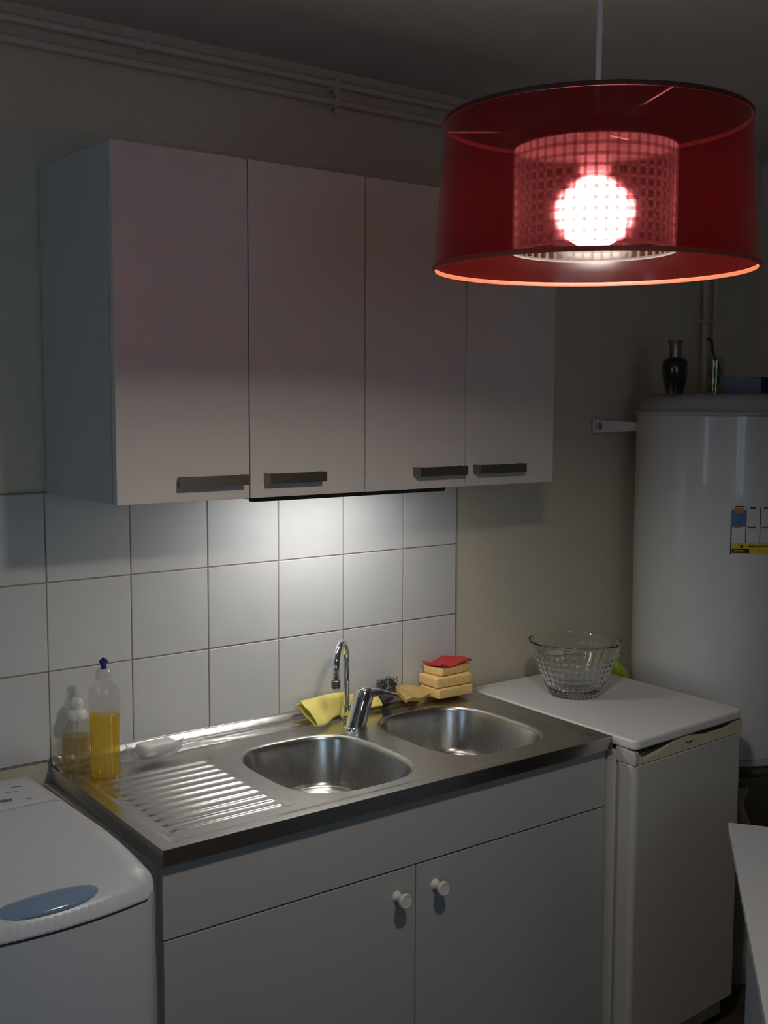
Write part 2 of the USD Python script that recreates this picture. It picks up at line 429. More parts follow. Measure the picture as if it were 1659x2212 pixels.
# wall behind the camera, out of view, set back to keep reflections dark
WX0, WX1, WZ0, WZ1 = -2.05, -0.75, 0.95, 2.20
wf = sbox(X0, 0, X1, H).difference(sbox(WX0, WZ0, WX1, WZ1))
wm_ = move(vf(extrude(wf, 0, 0.2)), rx=PI / 2)
struct("wall_front", move(wm_, (0, Y0, 0)), M["wall"])
win = Thing("unseen_window_1", kind="structure")  # out of view, placed to send bluish light onto the fronts
for nm, b_ in (("frame", (WX0, WX0 + 0.06, WZ0, WZ1)), ("frame", (WX1 - 0.06, WX1, WZ0, WZ1)), ("frame", (WX0 + 0.06, WX1 - 0.06, WZ1 - 0.06, WZ1)), ("frame", (WX0 + 0.06, WX1 - 0.06, WZ0, WZ0 + 0.06)), ("mullion", ((WX0 + WX1) / 2 - 0.03, (WX0 + WX1) / 2 + 0.03, WZ0 + 0.06, WZ1 - 0.06))):
    win.part(nm, bx(b_[0], b_[1], Y0 - 0.13, Y0 - 0.07, b_[2], b_[3], 0.004), M["lam"])
for s in (0, 1):
    c = (WX0 + WX1) / 2
    win.part("pane", bx(*((WX0 + 0.06, c - 0.03) if s == 0 else (c + 0.03, WX1 - 0.06)), Y0 - 0.105, Y0 - 0.099, WZ0 + 0.06, WZ1 - 0.06), M["window_glass"], smooth=False)

win2 = Thing("unseen_window_2", kind="structure")  # out of view, placed to light the left-facing sides blue
for nm, (a, b, c, d) in (("frame", (LWY0, LWY0 + 0.06, LWZ0, LWZ1)), ("frame", (LWY1 - 0.06, LWY1, LWZ0, LWZ1)), ("frame", (LWY0 + 0.06, LWY1 - 0.06, LWZ1 - 0.06, LWZ1)), ("frame", (LWY0 + 0.06, LWY1 - 0.06, LWZ0, LWZ0 + 0.06))):
    win2.part(nm, bx(X0 - 0.10, X0 - 0.04, a, b, c, d, 0.004), M["lam"])
win2.part("pane", bx(X0 - 0.073, X0 - 0.067, LWY0 + 0.06, LWY1 - 0.06, LWZ0 + 0.06, LWZ1 - 0.06), M["window_glass"], smooth=False)

# ------------------------------------------------------------------ wall cabinet with its four doors
CX0, CX1, CZ0, CZ1, CY = 0.0034, 1.2034, 1.4768, 2.1688, -0.3587
wc = Thing("wall_cabinet", "white four-door wall cabinet with dark bar handles hung above the sink", "cabinet", (0.6, -0.18, CZ0))
t = 0.018
wc.part("carcass", cat(bx(CX0, CX0 + t, CY + 0.021, -0.004, CZ0, CZ1, 0.001), bx(CX1 - t, CX1, CY + 0.021, -0.004, CZ0, CZ1, 0.001), bx(CX0 + t, CX1 - t, CY + 0.021, -0.004, CZ1 - t, CZ1),
                       bx(CX0 + t, CX1 - t, CY + 0.021, -0.004, CZ0, CZ0 + t), bx(CX0 + t, CX1 - t, -0.012, -0.004, CZ0 + t, CZ1 - t), bx(0.594, 0.612, CY + 0.021, -0.012, CZ0 + t, CZ1 - t)), M["lam_grey"])
HX = [(0.136, 0.288), (0.337, 0.481), (0.742, 0.889), (0.929, 1.083)]
for k in range(4):
    a, b = CX0 + 0.3 * k, CX0 + 0.3 * (k + 1)
    d = wc.part("door", bx(a + 0.0013, b - 0.0013, CY, CY + 0.018, CZ0 - 0.001, CZ1, 0.0012), M["lam"])
    h0, h1 = HX[k]
    zc, hh, pr = 1.5165, 0.0105, 0.028
    hm = m3.Manifold.hull_points(np.array([[x, y, z] for x in (h0 + 0.001, h1 - 0.001) for y in (CY - pr, CY - pr + 0.007) for z in (zc - hh, zc + hh)] + [], np.float32))
    foot0 = vf(m3.Manifold.hull_points(np.array([[x, y, z] for x, y in ((h0, CY), (h0 + 0.009, CY), (h0, CY - pr + 0.001), (h0 + 0.009, CY - pr + 0.001)) for z in (zc - hh, zc + hh)], np.float32)))
    foot1 = vf(m3.Manifold.hull_points(np.array([[x, y, z] for x, y in ((h1 - 0.009, CY), (h1, CY), (h1 - 0.009, CY - pr + 0.001), (h1, CY - pr + 0.001)) for z in (zc - hh, zc + hh)], np.float32)))
    wc.part("handle", cat(hm, foot0, foot1), M["handle"], label="dark brushed bar handle", under=d)

# slim cooker hood / light under the cabinet
hd = Thing("range_hood", "slim dark-edged extractor hood with a lit lamp, under the wall cabinet", "hood", (0.65, -0.15, 1.45))
hx0, hx1, hy = 0.372, 0.922, -0.262
hd.part("housing", cat(bx(hx0, hx1, -0.2415, -0.2385, 1.462, CZ0 - 0.0005), bx(hx0, hx1, -0.03, -0.02, 1.462, CZ0 - 0.0005), bx(hx0, hx0 + 0.06, -0.2385, -0.03, 1.462, CZ0 - 0.0005), bx(hx1 - 0.06, hx1, -0.2385, -0.03, 1.462, CZ0 - 0.0005),
                       bx(hx0 + 0.06, hx1 - 0.06, -0.2385, -0.03, 1.474, CZ0 - 0.0005)), M["enamel"])
hd.part("visor", bx(hx0 - 0.002, hx1 + 0.002, hy, hy + 0.020, 1.4575, CZ0 - 0.0005, 0.002), M["gap"], label="dark front strip")
hd.part("lamp_diffuser", bx(hx0 + 0.15, hx1 - 0.07, -0.2365, -0.192, 1.4665, 1.4738, 0.002), M["tube"], label="lit white lamp panel")

# ------------------------------------------------------------------ stainless sink top
SX0, SX1, SY0, SY1, SZ = 0.0, 1.206, -0.6, -0.003, 0.870
SH = 0.05


def shear(mesh, k=SH):
    v, f = vf(mesh)
    v = v.copy()
    v[:, 0] += k * v[:, 1]
    return v, f


def smoothstep(a, b, x):
    t_ = np.clip((x - a) / (b - a), 0, 1)
    return t_ * t_ * (3 - 2 * t_)


def rim_height(x, y):
    """Raised border of the pressed top around the inner field, and the ledge and upstand at the wall."""
    d = np.minimum.reduce([x - SX0, SX1 - x, y - SY0])
    z = 0.0045 * (1 - smoothstep(0.026, 0.040, d))
    z = np.maximum(z, 0.011 * smoothstep(-0.066, -0.046, y))
    z = z + 0.014 * smoothstep(-0.018, -0.006, y)
    return z


BAS = [(0.530, -0.333, 0.171, 0.201), (0.948, -0.313, 0.173, 0.205)]
BN = 3.1
DR = (0.045, 0.325, -0.525, -0.150)
sk = Thing("kitchen_sink", "stainless steel double-bowl sink top with a ribbed drainer", "sink", (0.6, -0.3, SZ))
plate = sbox(SX0, SY0, SX1, SY1)
for c in BAS:
    plate = plate.difference(Polygon(superell(*c, BN)))
plate = plate.difference(rrect(*DR, 0.02))
top = extrude(plate, -0.0015, 0).refine_to_length(0.008)
v, f = vf(top)
zt = rim_height(v[:, 0], v[:, 1])
v[:, 2] += zt + SZ - 0.0045
sk.part("sink_top", shear((v, f)), M["steel"], smooth=40)
zE = SZ
# front and side skirts
sk.part("skirt", shear(cat(m3.Manifold.hull_points(np.array([[x, y + dy3, z] for x in (SX0, SX1) for y in (SY0, SY0 + 0.0015) for z, dy3 in ((SZ - 0.036, 0.009), (zE - 0.0005, 0.0))], np.float32)), bx(SX0, SX0 + 0.0015, SY0 + 0.0015, SY1, SZ - 0.036, zE - 0.0005), bx(SX1 - 0.0015, SX1, SY0 + 0.0015, SY1, SZ - 0.036, zE - 0.0005),
                           bx(SX0 + 0.0015, SX1 - 0.0015, SY0 + 0.0108, SY0 + 0.022, SZ - 0.036, SZ - 0.0345))), M["steel"], smooth=False)
# drainer: pressed field with straight ribs running along x
nx, ny = 90, 420
xs = np.linspace(DR[0] - 0.002, DR[1] + 0.002, nx); ys = np.linspace(DR[2] - 0.002, DR[3] + 0.002, ny)
Xg, Yg = np.meshgrid(xs, ys, indexing="ij")
inside = np.minimum.reduce([Xg - DR[0], DR[1] - Xg, Yg - DR[2], DR[3] - Yg])
pitch = (DR[3] - DR[2] - 0.03) / 10
ph = (Yg - DR[2] - 0.015) / pitch
dist = np.abs(ph - np.round(ph)) * pitch
on = (np.round(ph) >= 0) & (np.round(ph) <= 10)
bump_ = np.where(on, 0.0042 * np.exp(-(dist / 0.0058) ** 2), 0)
slant = 0.02 * np.clip((Yg - DR[2]) / (DR[3] - DR[2]), 0, 1)
ends = smoothstep(DR[0] + 0.004, DR[0] + 0.022, Xg) * (1 - smoothstep(DR[1] - 0.026, DR[1] - 0.010, Xg))
Zg = SZ - 0.0045 - 0.002 * smoothstep(0, 0.012, inside) + bump_ * ends
sk.part("drainer", shear(grid(Xg, Yg, Zg)), M["steel"], smooth=True, label="ribbed draining board")
for c in BAS:
    rings = []
    # rim fillet, wall, floor fillet, floor falling to the waste
    prof = [(0.000, 0.0000), (0.004, -0.0012), (0.008, -0.0045), (0.0105, -0.010), (0.013, -0.022)]
    prof += [(0.013 + 0.020 * s, -0.022 - 0.095 * s) for s in np.linspace(0.12, 1, 8)]
    prof += [(0.033 + 0.034 * math.sin(a_), -0.117 - 0.033 * (1 - math.cos(a_))) for a_ in np.linspace(0.2, PI / 2, 8)]
    for k, (ins, dz) in enumerate(prof):
        nn = BN + 0.25 * min(1, ins / 0.03)
        rings.append(np.column_stack([superell(c[0], c[1], c[2] - ins, c[3] - ins, nn), np.full(96, SZ - 0.0045 + dz)]))
    for s in np.linspace(0.9, 0.0, 8):
        e = superell(c[0], c[1], (c[2] - 0.067) * s + 0.042 * (1 - s), (c[3] - 0.067) * s + 0.042 * (1 - s), 2 + 1.3 * s)
        rings.append(np.column_stack([e, np.full(96, SZ - 0.0045 - 0.150 - 0.006 * (1 - s))]))
    R_ = np.array(rings)
    n_, m_ = R_.shape[:2]
    i, j = np.meshgrid(np.arange(n_ - 1), np.arange(m_), indexing="ij")
    q = np.stack([i * m_ + j, i * m_ + (j + 1) % m_, (i + 1) * m_ + (j + 1) % m_, (i + 1) * m_ + j], -1).reshape(-1, 4)
    bp = sk.part("basin", shear((R_.reshape(-1, 3), q[:, ::-1])), M["steel_basin"], smooth=True, label="pressed steel basin")
    sk.part("waste", shear(lathe([(0, -0.002), (0.012, -0.002), (0.014, 0.001), (0.020, 0.001), (0.022, -0.001), (0.034, -0.001), (0.040, 0.0015), (0.044, 0.001), (0.044, -0.004)], 40, at=(c[0], c[1], SZ - 0.0045 - 0.1555))), M["chrome"], under=bp)

# ------------------------------------------------------------------ mixer tap
fx, fy = 0.730, -0.150
tp = Thing("mixer_tap", "chrome mixer tap with swan-neck spout and side lever, behind the bowls", "tap", (fx, fy, SZ))
tb = SZ - 0.0045
lean = np.array([0.034, 0.006])   # body leans slightly
path = [np.array([fx + lean[0] * s, fy + lean[1] * s, tb + 0.086 * s]) for s in np.r_[-0.06, np.linspace(0.1, 1, 9)]]
br = [0.0265, 0.0265, 0.0255, 0.025, 0.0245, 0.0245, 0.025, 0.025, 0.0245, 0.022]
body = tube(path, br, 40)
dome_ = lathe([(0.0222, -0.003), (0.021, 0.003), (0.017, 0.008), (0.010, 0.0115), (0.0, 0.0125)], 40, at=(fx + lean[0], fy + lean[1], tb + 0.086))
tp.part("body", cat(body, dome_, lathe([(0.031, 0), (0.031, 0.003), (0.028, 0.006), (0.0262, 0.006)], 40, at=(fx, fy, tb))), M["chrome"])
sb_ = np.array([0.748, -0.086])
sd = np.array([-0.742, -0.67])
zb_, zt_ = tb + 0.0, 1.020
pts = [(0.0, z) for z in np.linspace(tb, zt_, 8)]
rr_ = 0.060
pts += [(rr_ - rr_ * math.cos(a_), zt_ + rr_ * math.sin(a_)) for a_ in np.linspace(0.12, PI * 0.97, 22)]
pts += [(2 * rr_ - 0.001 + 0.0006 * k, zt_ - 0.006 - 0.006 * k) for k in range(4)]
sp = np.array([[sb_[0] + sd[0] * d_, sb_[1] + sd[1] * d_, z] for d_, z in pts])
tp.part("spout", cat(tube(sp, 0.0088, 24), lathe([(0.0165, 0), (0.0150, 0.012), (0.0125, 0.036), (0.0118, 0.041), (0.009, 0.042)], 32, at=(sb_[0], sb_[1], tb)), tube([[fx + 0.004, fy + 0.012, tb + 0.03], [sb_[0], sb_[1], tb + 0.012]], 0.012, 20)), M["chrome"])
e = sp[-1]
tp.part("aerator", lathe([(0, 0), (0.0095, 0), (0.0112, 0.002), (0.0112, 0.019), (0.0095, 0.021), (0.0, 0.021)], 32, at=(e[0], e[1], e[2] - 0.017)), M["handle"], label="dark aerator tip")
ht = np.array([fx + lean[0], fy + lean[1], tb + 0.083])
dl = np.array([0.86, -0.30]); dl /= np.linalg.norm(dl)
nl = np.array([-dl[1], dl[0]])
rows = []
for s, w, z, th in [(0.004, 0.022, -0.004, 0.026), (0.022, 0.018, -0.001, 0.024), (0.040, 0.013, -0.002, 0.017), (0.060, 0.012, -0.007, 0.013), (0.080, 0.0125, -0.012, 0.0105), (0.088, 0.0095, -0.014, 0.008)]:
    c = np.array([ht[0] + dl[0] * s, ht[1] + dl[1] * s, ht[2] + z])
    a_ = np.arange(16) * 2 * PI / 16
    rows.append(c + np.outer(np.cos(a_) * w, [*nl, 0]) + np.outer(np.sin(a_) * th / 2, [0, 0, 1]))
R_ = np.array(rows); n_, m_ = R_.shape[:2]
i, j = np.meshgrid(np.arange(n_ - 1), np.arange(m_), indexing="ij")
q = np.stack([i * m_ + j, i * m_ + (j + 1) % m_, (i + 1) * m_ + (j + 1) % m_, (i + 1) * m_ + j], -1).reshape(-1, 4)
vv = np.vstack([R_.reshape(-1, 3), R_[0].mean(0), R_[-1].mean(0)])
ff = np.vstack([q[:, [0, 1, 2]], q[:, [0, 2, 3]], [[n_ * m_, (k + 1) % m_, k] for k in range(m_)], [[n_ * m_ + 1, (n_ - 1) * m_ + k, (n_ - 1) * m_ + (k + 1) % m_] for k in range(m_)]])
tp.part("lever", (vv, ff), M["chrome"])

# ------------------------------------------------------------------ base unit below the sink
bc = Thing("base_cabinet", "white two-door base unit with round knobs under the steel sink", "cabinet", (0.58, -0.3, 0))
BX0, BX1, BY, BZ = -0.020, 1.180, -0.575, SZ - 0.037
t = 0.018
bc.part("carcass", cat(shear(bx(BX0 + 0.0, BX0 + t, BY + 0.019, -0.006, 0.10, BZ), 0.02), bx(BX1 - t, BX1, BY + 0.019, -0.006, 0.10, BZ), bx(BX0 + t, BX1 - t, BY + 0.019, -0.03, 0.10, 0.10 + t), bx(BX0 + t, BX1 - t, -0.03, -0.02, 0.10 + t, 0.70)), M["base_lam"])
bc.part("dark_cross_rail", bx(BX0 + t, BX1 - t, BY + 0.020, BY + 0.036, 0.62, 0.70), M["gap"])  # rail in the gap colour, painting shade behind the door seam
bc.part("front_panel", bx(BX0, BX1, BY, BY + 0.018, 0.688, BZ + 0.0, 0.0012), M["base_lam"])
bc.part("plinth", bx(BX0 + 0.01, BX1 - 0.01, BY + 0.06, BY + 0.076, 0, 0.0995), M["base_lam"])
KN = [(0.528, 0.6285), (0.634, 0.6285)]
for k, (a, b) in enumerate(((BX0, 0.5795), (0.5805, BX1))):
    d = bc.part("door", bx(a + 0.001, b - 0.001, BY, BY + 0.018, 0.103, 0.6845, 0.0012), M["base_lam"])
    kx, kz = KN[k]
    prof = smooth_profile([(0.0125, 0.0), (0.0115, 0.003), (0.0085, 0.009), (0.0085, 0.014), (0.0125, 0.021), (0.0155, 0.025), (0.0160, 0.029), (0.0150, 0.0325)], 5)
    kp = bc.part("knob", lathe([(0, 0)] + [tuple(p_) for p_ in prof] + [(0.0132, 0.0335), (0.0126, 0.0325), (0.0, 0.0322)], 40, "y", (kx, BY, kz)), M["knob"], under=d, label="cream round knob")

# ------------------------------------------------------------------ washing machine (top loader, at the left)
WMX0, WMX1, WMY0, WMY1 = -0.466, -0.060, -0.684, -0.048
wm = Thing("washing_machine", "white top-loading washing machine with blue lid grip, left of the sink", "washing machine", ((WMX0 + WMX1) / 2, -0.35, 0))


def plan(inset=0.0, yb=WMY1, rf=0.050, bow=0.024):
    """Plan outline: square back, rounded and slightly bowed front."""
    x0, x1, y0 = WMX0 + inset, WMX1 - inset, WMY0 + inset
    p = sbox(x0, y0 + 0.10, x1, yb).union(rrect(x0, x1, y0 + bow, y0 + 0.25, rf))
    arc = Polygon([(x0 + rf * 0.5, y0 + 0.1)] + [(x0 + rf * 0.5 + (x1 - x0 - rf) * s, y0 + bow * (2 * s - 1) ** 2) for s in np.linspace(0, 1, 24)] + [(x1 - rf * 0.5, y0 + 0.1)])
    return p.union(arc).buffer(0.012).buffer(-0.024).buffer(0.012)


def lid_z(y):
    return 0.886 - 0.012 * smoothstep(-0.30, -0.52, -0 + y) * 0 - 0.030 * np.clip((-0.40 - y) / 0.265, 0, 1) ** 2.0


pl = plan()
wm.part("body", extrude(pl.buffer(-0.003), 0.02, 0.812).refine_to_length(0.06), M["wm_plastic"], smooth=35)


def filleted(poly, z0, ztop, a, h, step=0.012):
    """Slab whose top falls away towards the machine's outer edge over the width a by the height h."""
    mm = extrude(poly, z0, z0 + 0.05).refine_to_length(step)
    v_, f_ = vf(mm)
    d_ = shapely.distance(shapely.points(v_[:, :2]), pl.exterior)
    seam = shapely.distance(shapely.points(v_[:, :2]), poly.exterior)
    zt2 = ztop(v_[:, 1])
    u = np.clip(1 - d_ / a, 0, 1)
    fall = h * (1 - np.sqrt(np.maximum(1 - u * u, 0)))
    u2 = np.clip(1 - seam / 0.002, 0, 1)
    fall = np.maximum(fall, 0.002 * u2 ** 2)
    frac = np.clip((v_[:, 2] - z0) / 0.05, 0, 1)
    v_[:, 2] = z0 + frac * (zt2 - fall - z0)
    return v_, f_


lidp = pl.intersection(sbox(-1, -1, 1, -0.2632))
panp = pl.intersection(sbox(-1, -0.2608, 1, 1))
lid = wm.part("lid", filleted(lidp, 0.8185, lid_z, 0.056, 0.034, 0.008), M["wm_plastic"], smooth=50)
pan = wm.part("control_panel", filleted(panp, 0.8185, lambda y: np.full_like(y, 0.888), 0.056, 0.036, 0.010), M["wm_plastic"], smooth=50)
wm.part("lid_seam_shade", extrude(pl.buffer(-0.012), 0.8105, 0.820), M["gap"])  # dark slab standing for the shade between lid and body
for x in (WMX0 + 0.05, WMX1 - 0.05):
    for y in (WMY0 + 0.1, WMY1 - 0.06):
        wm.part("foot", lathe([(0, 0), (0.02, 0), (0.02, 0.02), (0, 0.02)], 16, at=(x, y, 0)), M["black"])
# blue grip: a long pointed lozenge on the front slope of the lid
hxc, hl = -0.264, 0.116
th_ = np.linspace(0, PI, 40)
gx = np.linspace(-hl, hl, 60)
cr = []
for x in gx:
    w = max(1e-4, (1 - abs(x / hl) ** 2.4)) ** 0.62
    yc = -0.645 + 0.012 * (x / hl) ** 2
    for a_ in np.linspace(0, 2 * PI, 24, endpoint=False):
        yy = yc + 0.028 * w * math.cos(a_)
        cr.append((hxc + x, yy, lid_z(np.array([yy]))[0] - 0.011 + 0.013 * w * math.sin(a_)))
cr = np.array(cr)
wm.part("lid_grip", vf(m3.Manifold.hull_points(cr.astype(np.float32))), M["blue_plastic"], smooth=60, under=lid, label="glossy blue-grey lid grip")


def flat_marks(parent, thing, z, items, name="printed_mark"):
    for pts_ in items:
        thing.part(name, vf(extrude(Polygon(pts_), z, z + 0.0006)), M["ink"], smooth=False, under=parent, label="dark printed mark")


def blob_line(x0, y0, x1, y1, w, seed):
    r_ = random.Random(seed)
    n_ = 9
    up_, dn = [], []
    dx, dy = x1 - x0, y1 - y0
    l_ = math.hypot(dx, dy); nx_, ny_ = -dy / l_, dx / l_
    for k in range(n_):
        s = k / (n_ - 1); h = w * (0.45 + 0.9 * r_.random()); o = w * (r_.random() - 0.5) * 0.6
        up_.append((x0 + dx * s + nx_ * (h + o), y0 + dy * s + ny_ * (h + o)))
        dn.append((x0 + dx * s - nx_ * (h - o), y0 + dy * s - ny_ * (h - o)))
    return up_ + dn[::-1]


flat_marks(pan, wm, 0.8878, [blob_line(-0.142, -0.146, -0.122, -0.150, 0.0020, 1), blob_line(-0.190, -0.214, -0.168, -0.222, 0.0075, 2), blob_line(-0.152, -0.228, -0.132, -0.233, 0.0010, 3),
                            blob_line(-0.165, -0.170, -0.140, -0.176, 0.0008, 4)])

# black screw cap on the side of the base unit
cap = single("screw_cap", lathe([(0, 0.0), (0.006, 0.0), (0.007, 0.002), (0.005, 0.005), (0, 0.006)], 24, "x", (-0.0265, -0.078, 0.8248)), M["black"], "small black screw cap on the left side of the base unit", "cap")

# ------------------------------------------------------------------ under-counter fridge
FK = 0.066


def fr(mesh):
    """The fridge stands a little askew: sides follow FK, front follows its own slope."""
    v_, f_ = vf(mesh)
    v_ = v_.copy()
    x, y = v_[:, 0].copy(), v_[:, 1].copy()
    v_[:, 0] = x + 0.06 * (y + 0.04)
    v_[:, 1] = y + 0.055 * (x - 1.19) * np.clip((-y - 0.04) / 0.6, 0, 1)
    return v_, f_


FX0, FX1, FY0 = 1.218, 1.685, -0.668
fg = Thing("fridge", "white under-counter fridge with curved top grip, right of the sink", "fridge", (1.44, -0.35, 0))
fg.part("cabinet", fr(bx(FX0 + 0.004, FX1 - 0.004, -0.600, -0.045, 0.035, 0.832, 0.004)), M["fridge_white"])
lidp = rrect(FX0, FX1, FY0, -0.03, 0.022)
mm = extrude(lidp, 0, 0.05).refine_to_length(0.02)
v, f = vf(mm)


def soft_slab(poly, z0, z1, r, step=0.02):
    rings = []
    ms = []
    for k in range(5):
        a_ = k / 4 * PI / 2
        ms.append(extrude(poly.buffer(-(r - r * math.sin(a_))), z1 - r + r * math.cos(a_) - 0.0002, z1 - r + r * math.cos(a_)))
        ms.append(extrude(poly.buffer(-(r - r * math.sin(a_))), z0 + r - r * math.cos(a_), z0 + r - r * math.cos(a_) + 0.0002))
    return vf(m3.Manifold.batch_hull(ms))


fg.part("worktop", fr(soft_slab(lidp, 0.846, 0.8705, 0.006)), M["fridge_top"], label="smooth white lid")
fg.part("lid_gap_shade", fr(extrude(lidp.buffer(-0.012), 0.832, 0.847)), M["gap"])  # dark slab painting the shade under the fridge lid
# door: front slab with scooped, curved grip strip across its top
doorp = rrect(FX0 + 0.002, FX1 - 0.002, FY0 + 0.002, -0.604, 0.016)
dr = fg.part("door", fr(soft_slab(doorp, 0.082, 0.8075, 0.004)), M["fridge_white"], smooth=45)
# grip strip: lower piece with a curved upper edge, set under the lid
nn_ = 60
xs = np.linspace(FX0 + 0.003, FX1 - 0.003, nn_)
sN = (xs - xs[0]) / (xs[-1] - xs[0])
lowz = 0.8095
zc_ = 0.8440 - 0.026 * smoothstep(0.0, 0.09, sN) * (1 - smoothstep(0.06, 0.44, sN)) - 0.011 * smoothstep(0.47, 0.66, sN) * (1 - smoothstep(0.80, 0.99, sN))
prof2 = Polygon([(x, lowz) for x in xs] + [(x, z) for x, z in zip(xs[::-1], zc_[::-1])])
strip = move(vf(extrude(prof2, 0, 0.055)), rx=PI / 2)
strip = move(strip, (0, -0.611, 0))
fg.part("grip_strip", fr(strip), M["fridge_grip"], smooth=False, under=dr, label="cream curved grip strip")
fg.part("grip_recess", fr(bx(FX0 + 0.004, FX1 - 0.004, -0.640, -0.602, 0.809, 0.8455)), M["fridge_grip"], under=dr)
fg.part("grip_corner", fr(cat(bx(FX0 + 0.002, FX0 + 0.020, FY0 + 0.001, -0.602, 0.8095, 0.842, 0.004))), M["fridge_white"], under=dr)
fg.part("kick_plate", fr(bx(FX0 + 0.008, FX1 - 0.008, -0.625, -0.602, 0.012, 0.068)), M["fridge_white"])
fg.part("kick_gap_shade", fr(bx(FX0 + 0.006, FX1 - 0.006, -0.634, -0.6005, 0.069, 0.080)), M["gap"])  # dark strip painting the shade in the slit below the door
for x in (FX0 + 0.05, FX1 - 0.05):
    for y in (-0.56, -0.1):
        fg.part("foot", fr(lathe([(0, 0), (0.018, 0), (0.018, 0.036), (0, 0.036)], 16, at=(x, y, 0))), M["black"])
logo = []
for k, (a, b, c, d) in enumerate([(1.408, 0.8290, 1.416, 0.8255), (1.412, 0.8275, 1.424, 0.8250), (1.422, 0.8262, 1.438, 0.8278)]):
    logo.append(move(vf(extrude(Polygon(blob_line(a, b, c, d, 0.0016, 20 + k)), 0, 0.0008)), rx=PI / 2))
fg.part("badge", fr(move(cat(*logo), (0.02, -0.6655, 0))), M["black"], smooth=False, under=dr, label="small dark script badge")

# ------------------------------------------------------------------ water heater
HXc, HYc, HR = 1.996, -0.305, 0.265
wh = Thing("water_heater", "large white cylindrical water heater on the wall behind the fridge", "water heater", (HXc, HYc, 0.64))
wh.part("tank", lathe([(0.0, 0.66), (HR - 0.012, 0.66), (HR - 0.003, 0.664), (HR, 0.674), (HR, 1.640), (HR - 0.002, 1.6425), (0, 1.6425)], 128, at=(HXc, HYc, 0)), M["heater"])
wh.part("top_cap", lathe([(0.0, 1.6425), (HR + 0.004, 1.6425), (HR + 0.006, 1.645), (HR + 0.006, 1.651), (HR + 0.002, 1.655), (HR - 0.001, 1.657), (HR - 0.004, 1.663), (HR - 0.010, 1.682), (HR - 0.020, 1.695), (HR - 0.034, 1.7015), (HR - 0.06, 1.7035), (0, 1.7035)], 128, at=(HXc, HYc, 0)), M["heater_cap"])
wh.part("bottom_ring", lathe([(0.2, 0.645), (HR + 0.002, 0.645), (HR + 0.004, 0.648), (HR + 0.004, 0.660), (HR + 0.001, 0.663), (0.2, 0.663)], 128, at=(HXc, HYc, 0)), M["heater_cap"])
wh.part("bottom_cap", lathe([(0.0, 0.600), (HR - 0.05, 0.600), (HR - 0.02, 0.606), (HR - 0.008, 0.62), (HR - 0.006, 0.645), (0, 0.645)], 96, at=(HXc, HYc, 0)), M["heater_base"])
brk = []
for z in (1.605,):
    for sgn in (-1, 1):
        xw = HXc + sgn * 0.205
        pl_ = vf(m3.Manifold.hull_points(np.array([[xw + sgn * a_, y, z + b_] for a_, b_ in ((-0.008, -0.024), (-0.008, 0.024), (0.095, -0.014), (0.095, 0.014)) for y in ((-0.040, -0.030))], np.float32)))
        wh.part("bracket", cat(move(pl_), bx(xw - 0.012 if sgn < 0 else xw - 0.07, xw + 0.07 if sgn < 0 else xw + 0.012, -0.078, -0.038, z - 0.014, z + 0.014, 0.002)) if False else cat(
            bx(min(xw - sgn * 0.03, xw + sgn * 0.055), max(xw - sgn * 0.03, xw + sgn * 0.055), -0.014, -0.004, z - 0.022, z + 0.022, 0.003),
            vf(m3.Manifold.hull_points(np.array([[xw + sgn * 0.048, y, z + b_] for y in (-0.012, -0.004) for b_ in (-0.020, 0.020)] + [[xw - sgn * 0.03, y, z + b_] for y in (-0.125, -0.117) for b_ in (-0.012, 0.012)], np.float32)))), M["heater"], label="white wall bracket")
        wh.part("screw", lathe([(0, 0), (0.011, 0), (0.011, 0.003), (0.007, 0.006), (0, 0.006)], 20, "y", (xw + sgn * 0.040, -0.022, z)), M["handle"])

# calendar card, curved round the tank
cal = Thing("wall_calendar", "card calendar with month boxes and yellow foot, stuck on the water heater", "calendar", (1.87, -0.54, 1.25))


def on_tank(a0, a1, z0, z1, lift, n_=10, th=0.0003):
    aa = np.radians(np.linspace(a0, a1, n_))
    zz = np.array([z0, z1])
    A, Z = np.meshgrid(aa, zz, indexing="ij")
    r_ = HR + lift
    return sheet(HXc + r_ * np.cos(A), HYc + r_ * np.sin(A), Z, th)


CA, CB, CZa, CZb = -139.9, -98.0, 1.2545, 1.3975
cal.part("card", on_tank(CA, CB, CZa, CZb, 0.0008, 40, 0.0006), M["paper"], smooth=40)
cs = cal.part
cs("picture", on_tank(CA + 0.2, -131.2, 1.3325, 1.380, 0.0011, 8), M["print_blue"], smooth=40, label="blue picture panel")
cs("picture_title", on_tank(-138.2, -132.3, 1.378, 1.386, 0.0014, 6), M["print_orange"], smooth=40)
cs("picture_title", on_tank(-137.6, -132.0, 1.388, 1.3905, 0.0014, 6), M["print_black"], smooth=40)
cs("picture_title", on_tank(-137.6, -133.0, 1.371, 1.3755, 0.0014, 6), M["print_orange"], smooth=40)
cs("yellow_band", on_tank(CA + 0.1, CB, CZa + 0.001, 1.2865, 0.0011, 40), M["print_yellow"], smooth=40)
cs("black_plate", on_tank(-138.9, -128.6, 1.2585, 1.2715, 0.0014, 8), M["print_black"], smooth=40)
cs("plate_mark", on_tank(-137.6, -132.0, 1.2635, 1.2672, 0.0017, 6), M["print_yellow"], smooth=40)
cs("seal", on_tank(-134.0, -132.2, 1.2735, 1.2805, 0.0014, 5), M["print_black"], smooth=40)
cs("small_print", on_tank(-129.0, -124.5, 1.2765, 1.2800, 0.0014, 5), M["print_navy"], smooth=40)
cs("small_print", on_tank(-124.0, -116.0, 1.2772, 1.2795, 0.0014, 6), M["print_navy"], smooth=40)
cs("edge_line", on_tank(CA, CA + 0.75, CZa, 1.335, 0.0014, 3), M["print_navy"], smooth=40)
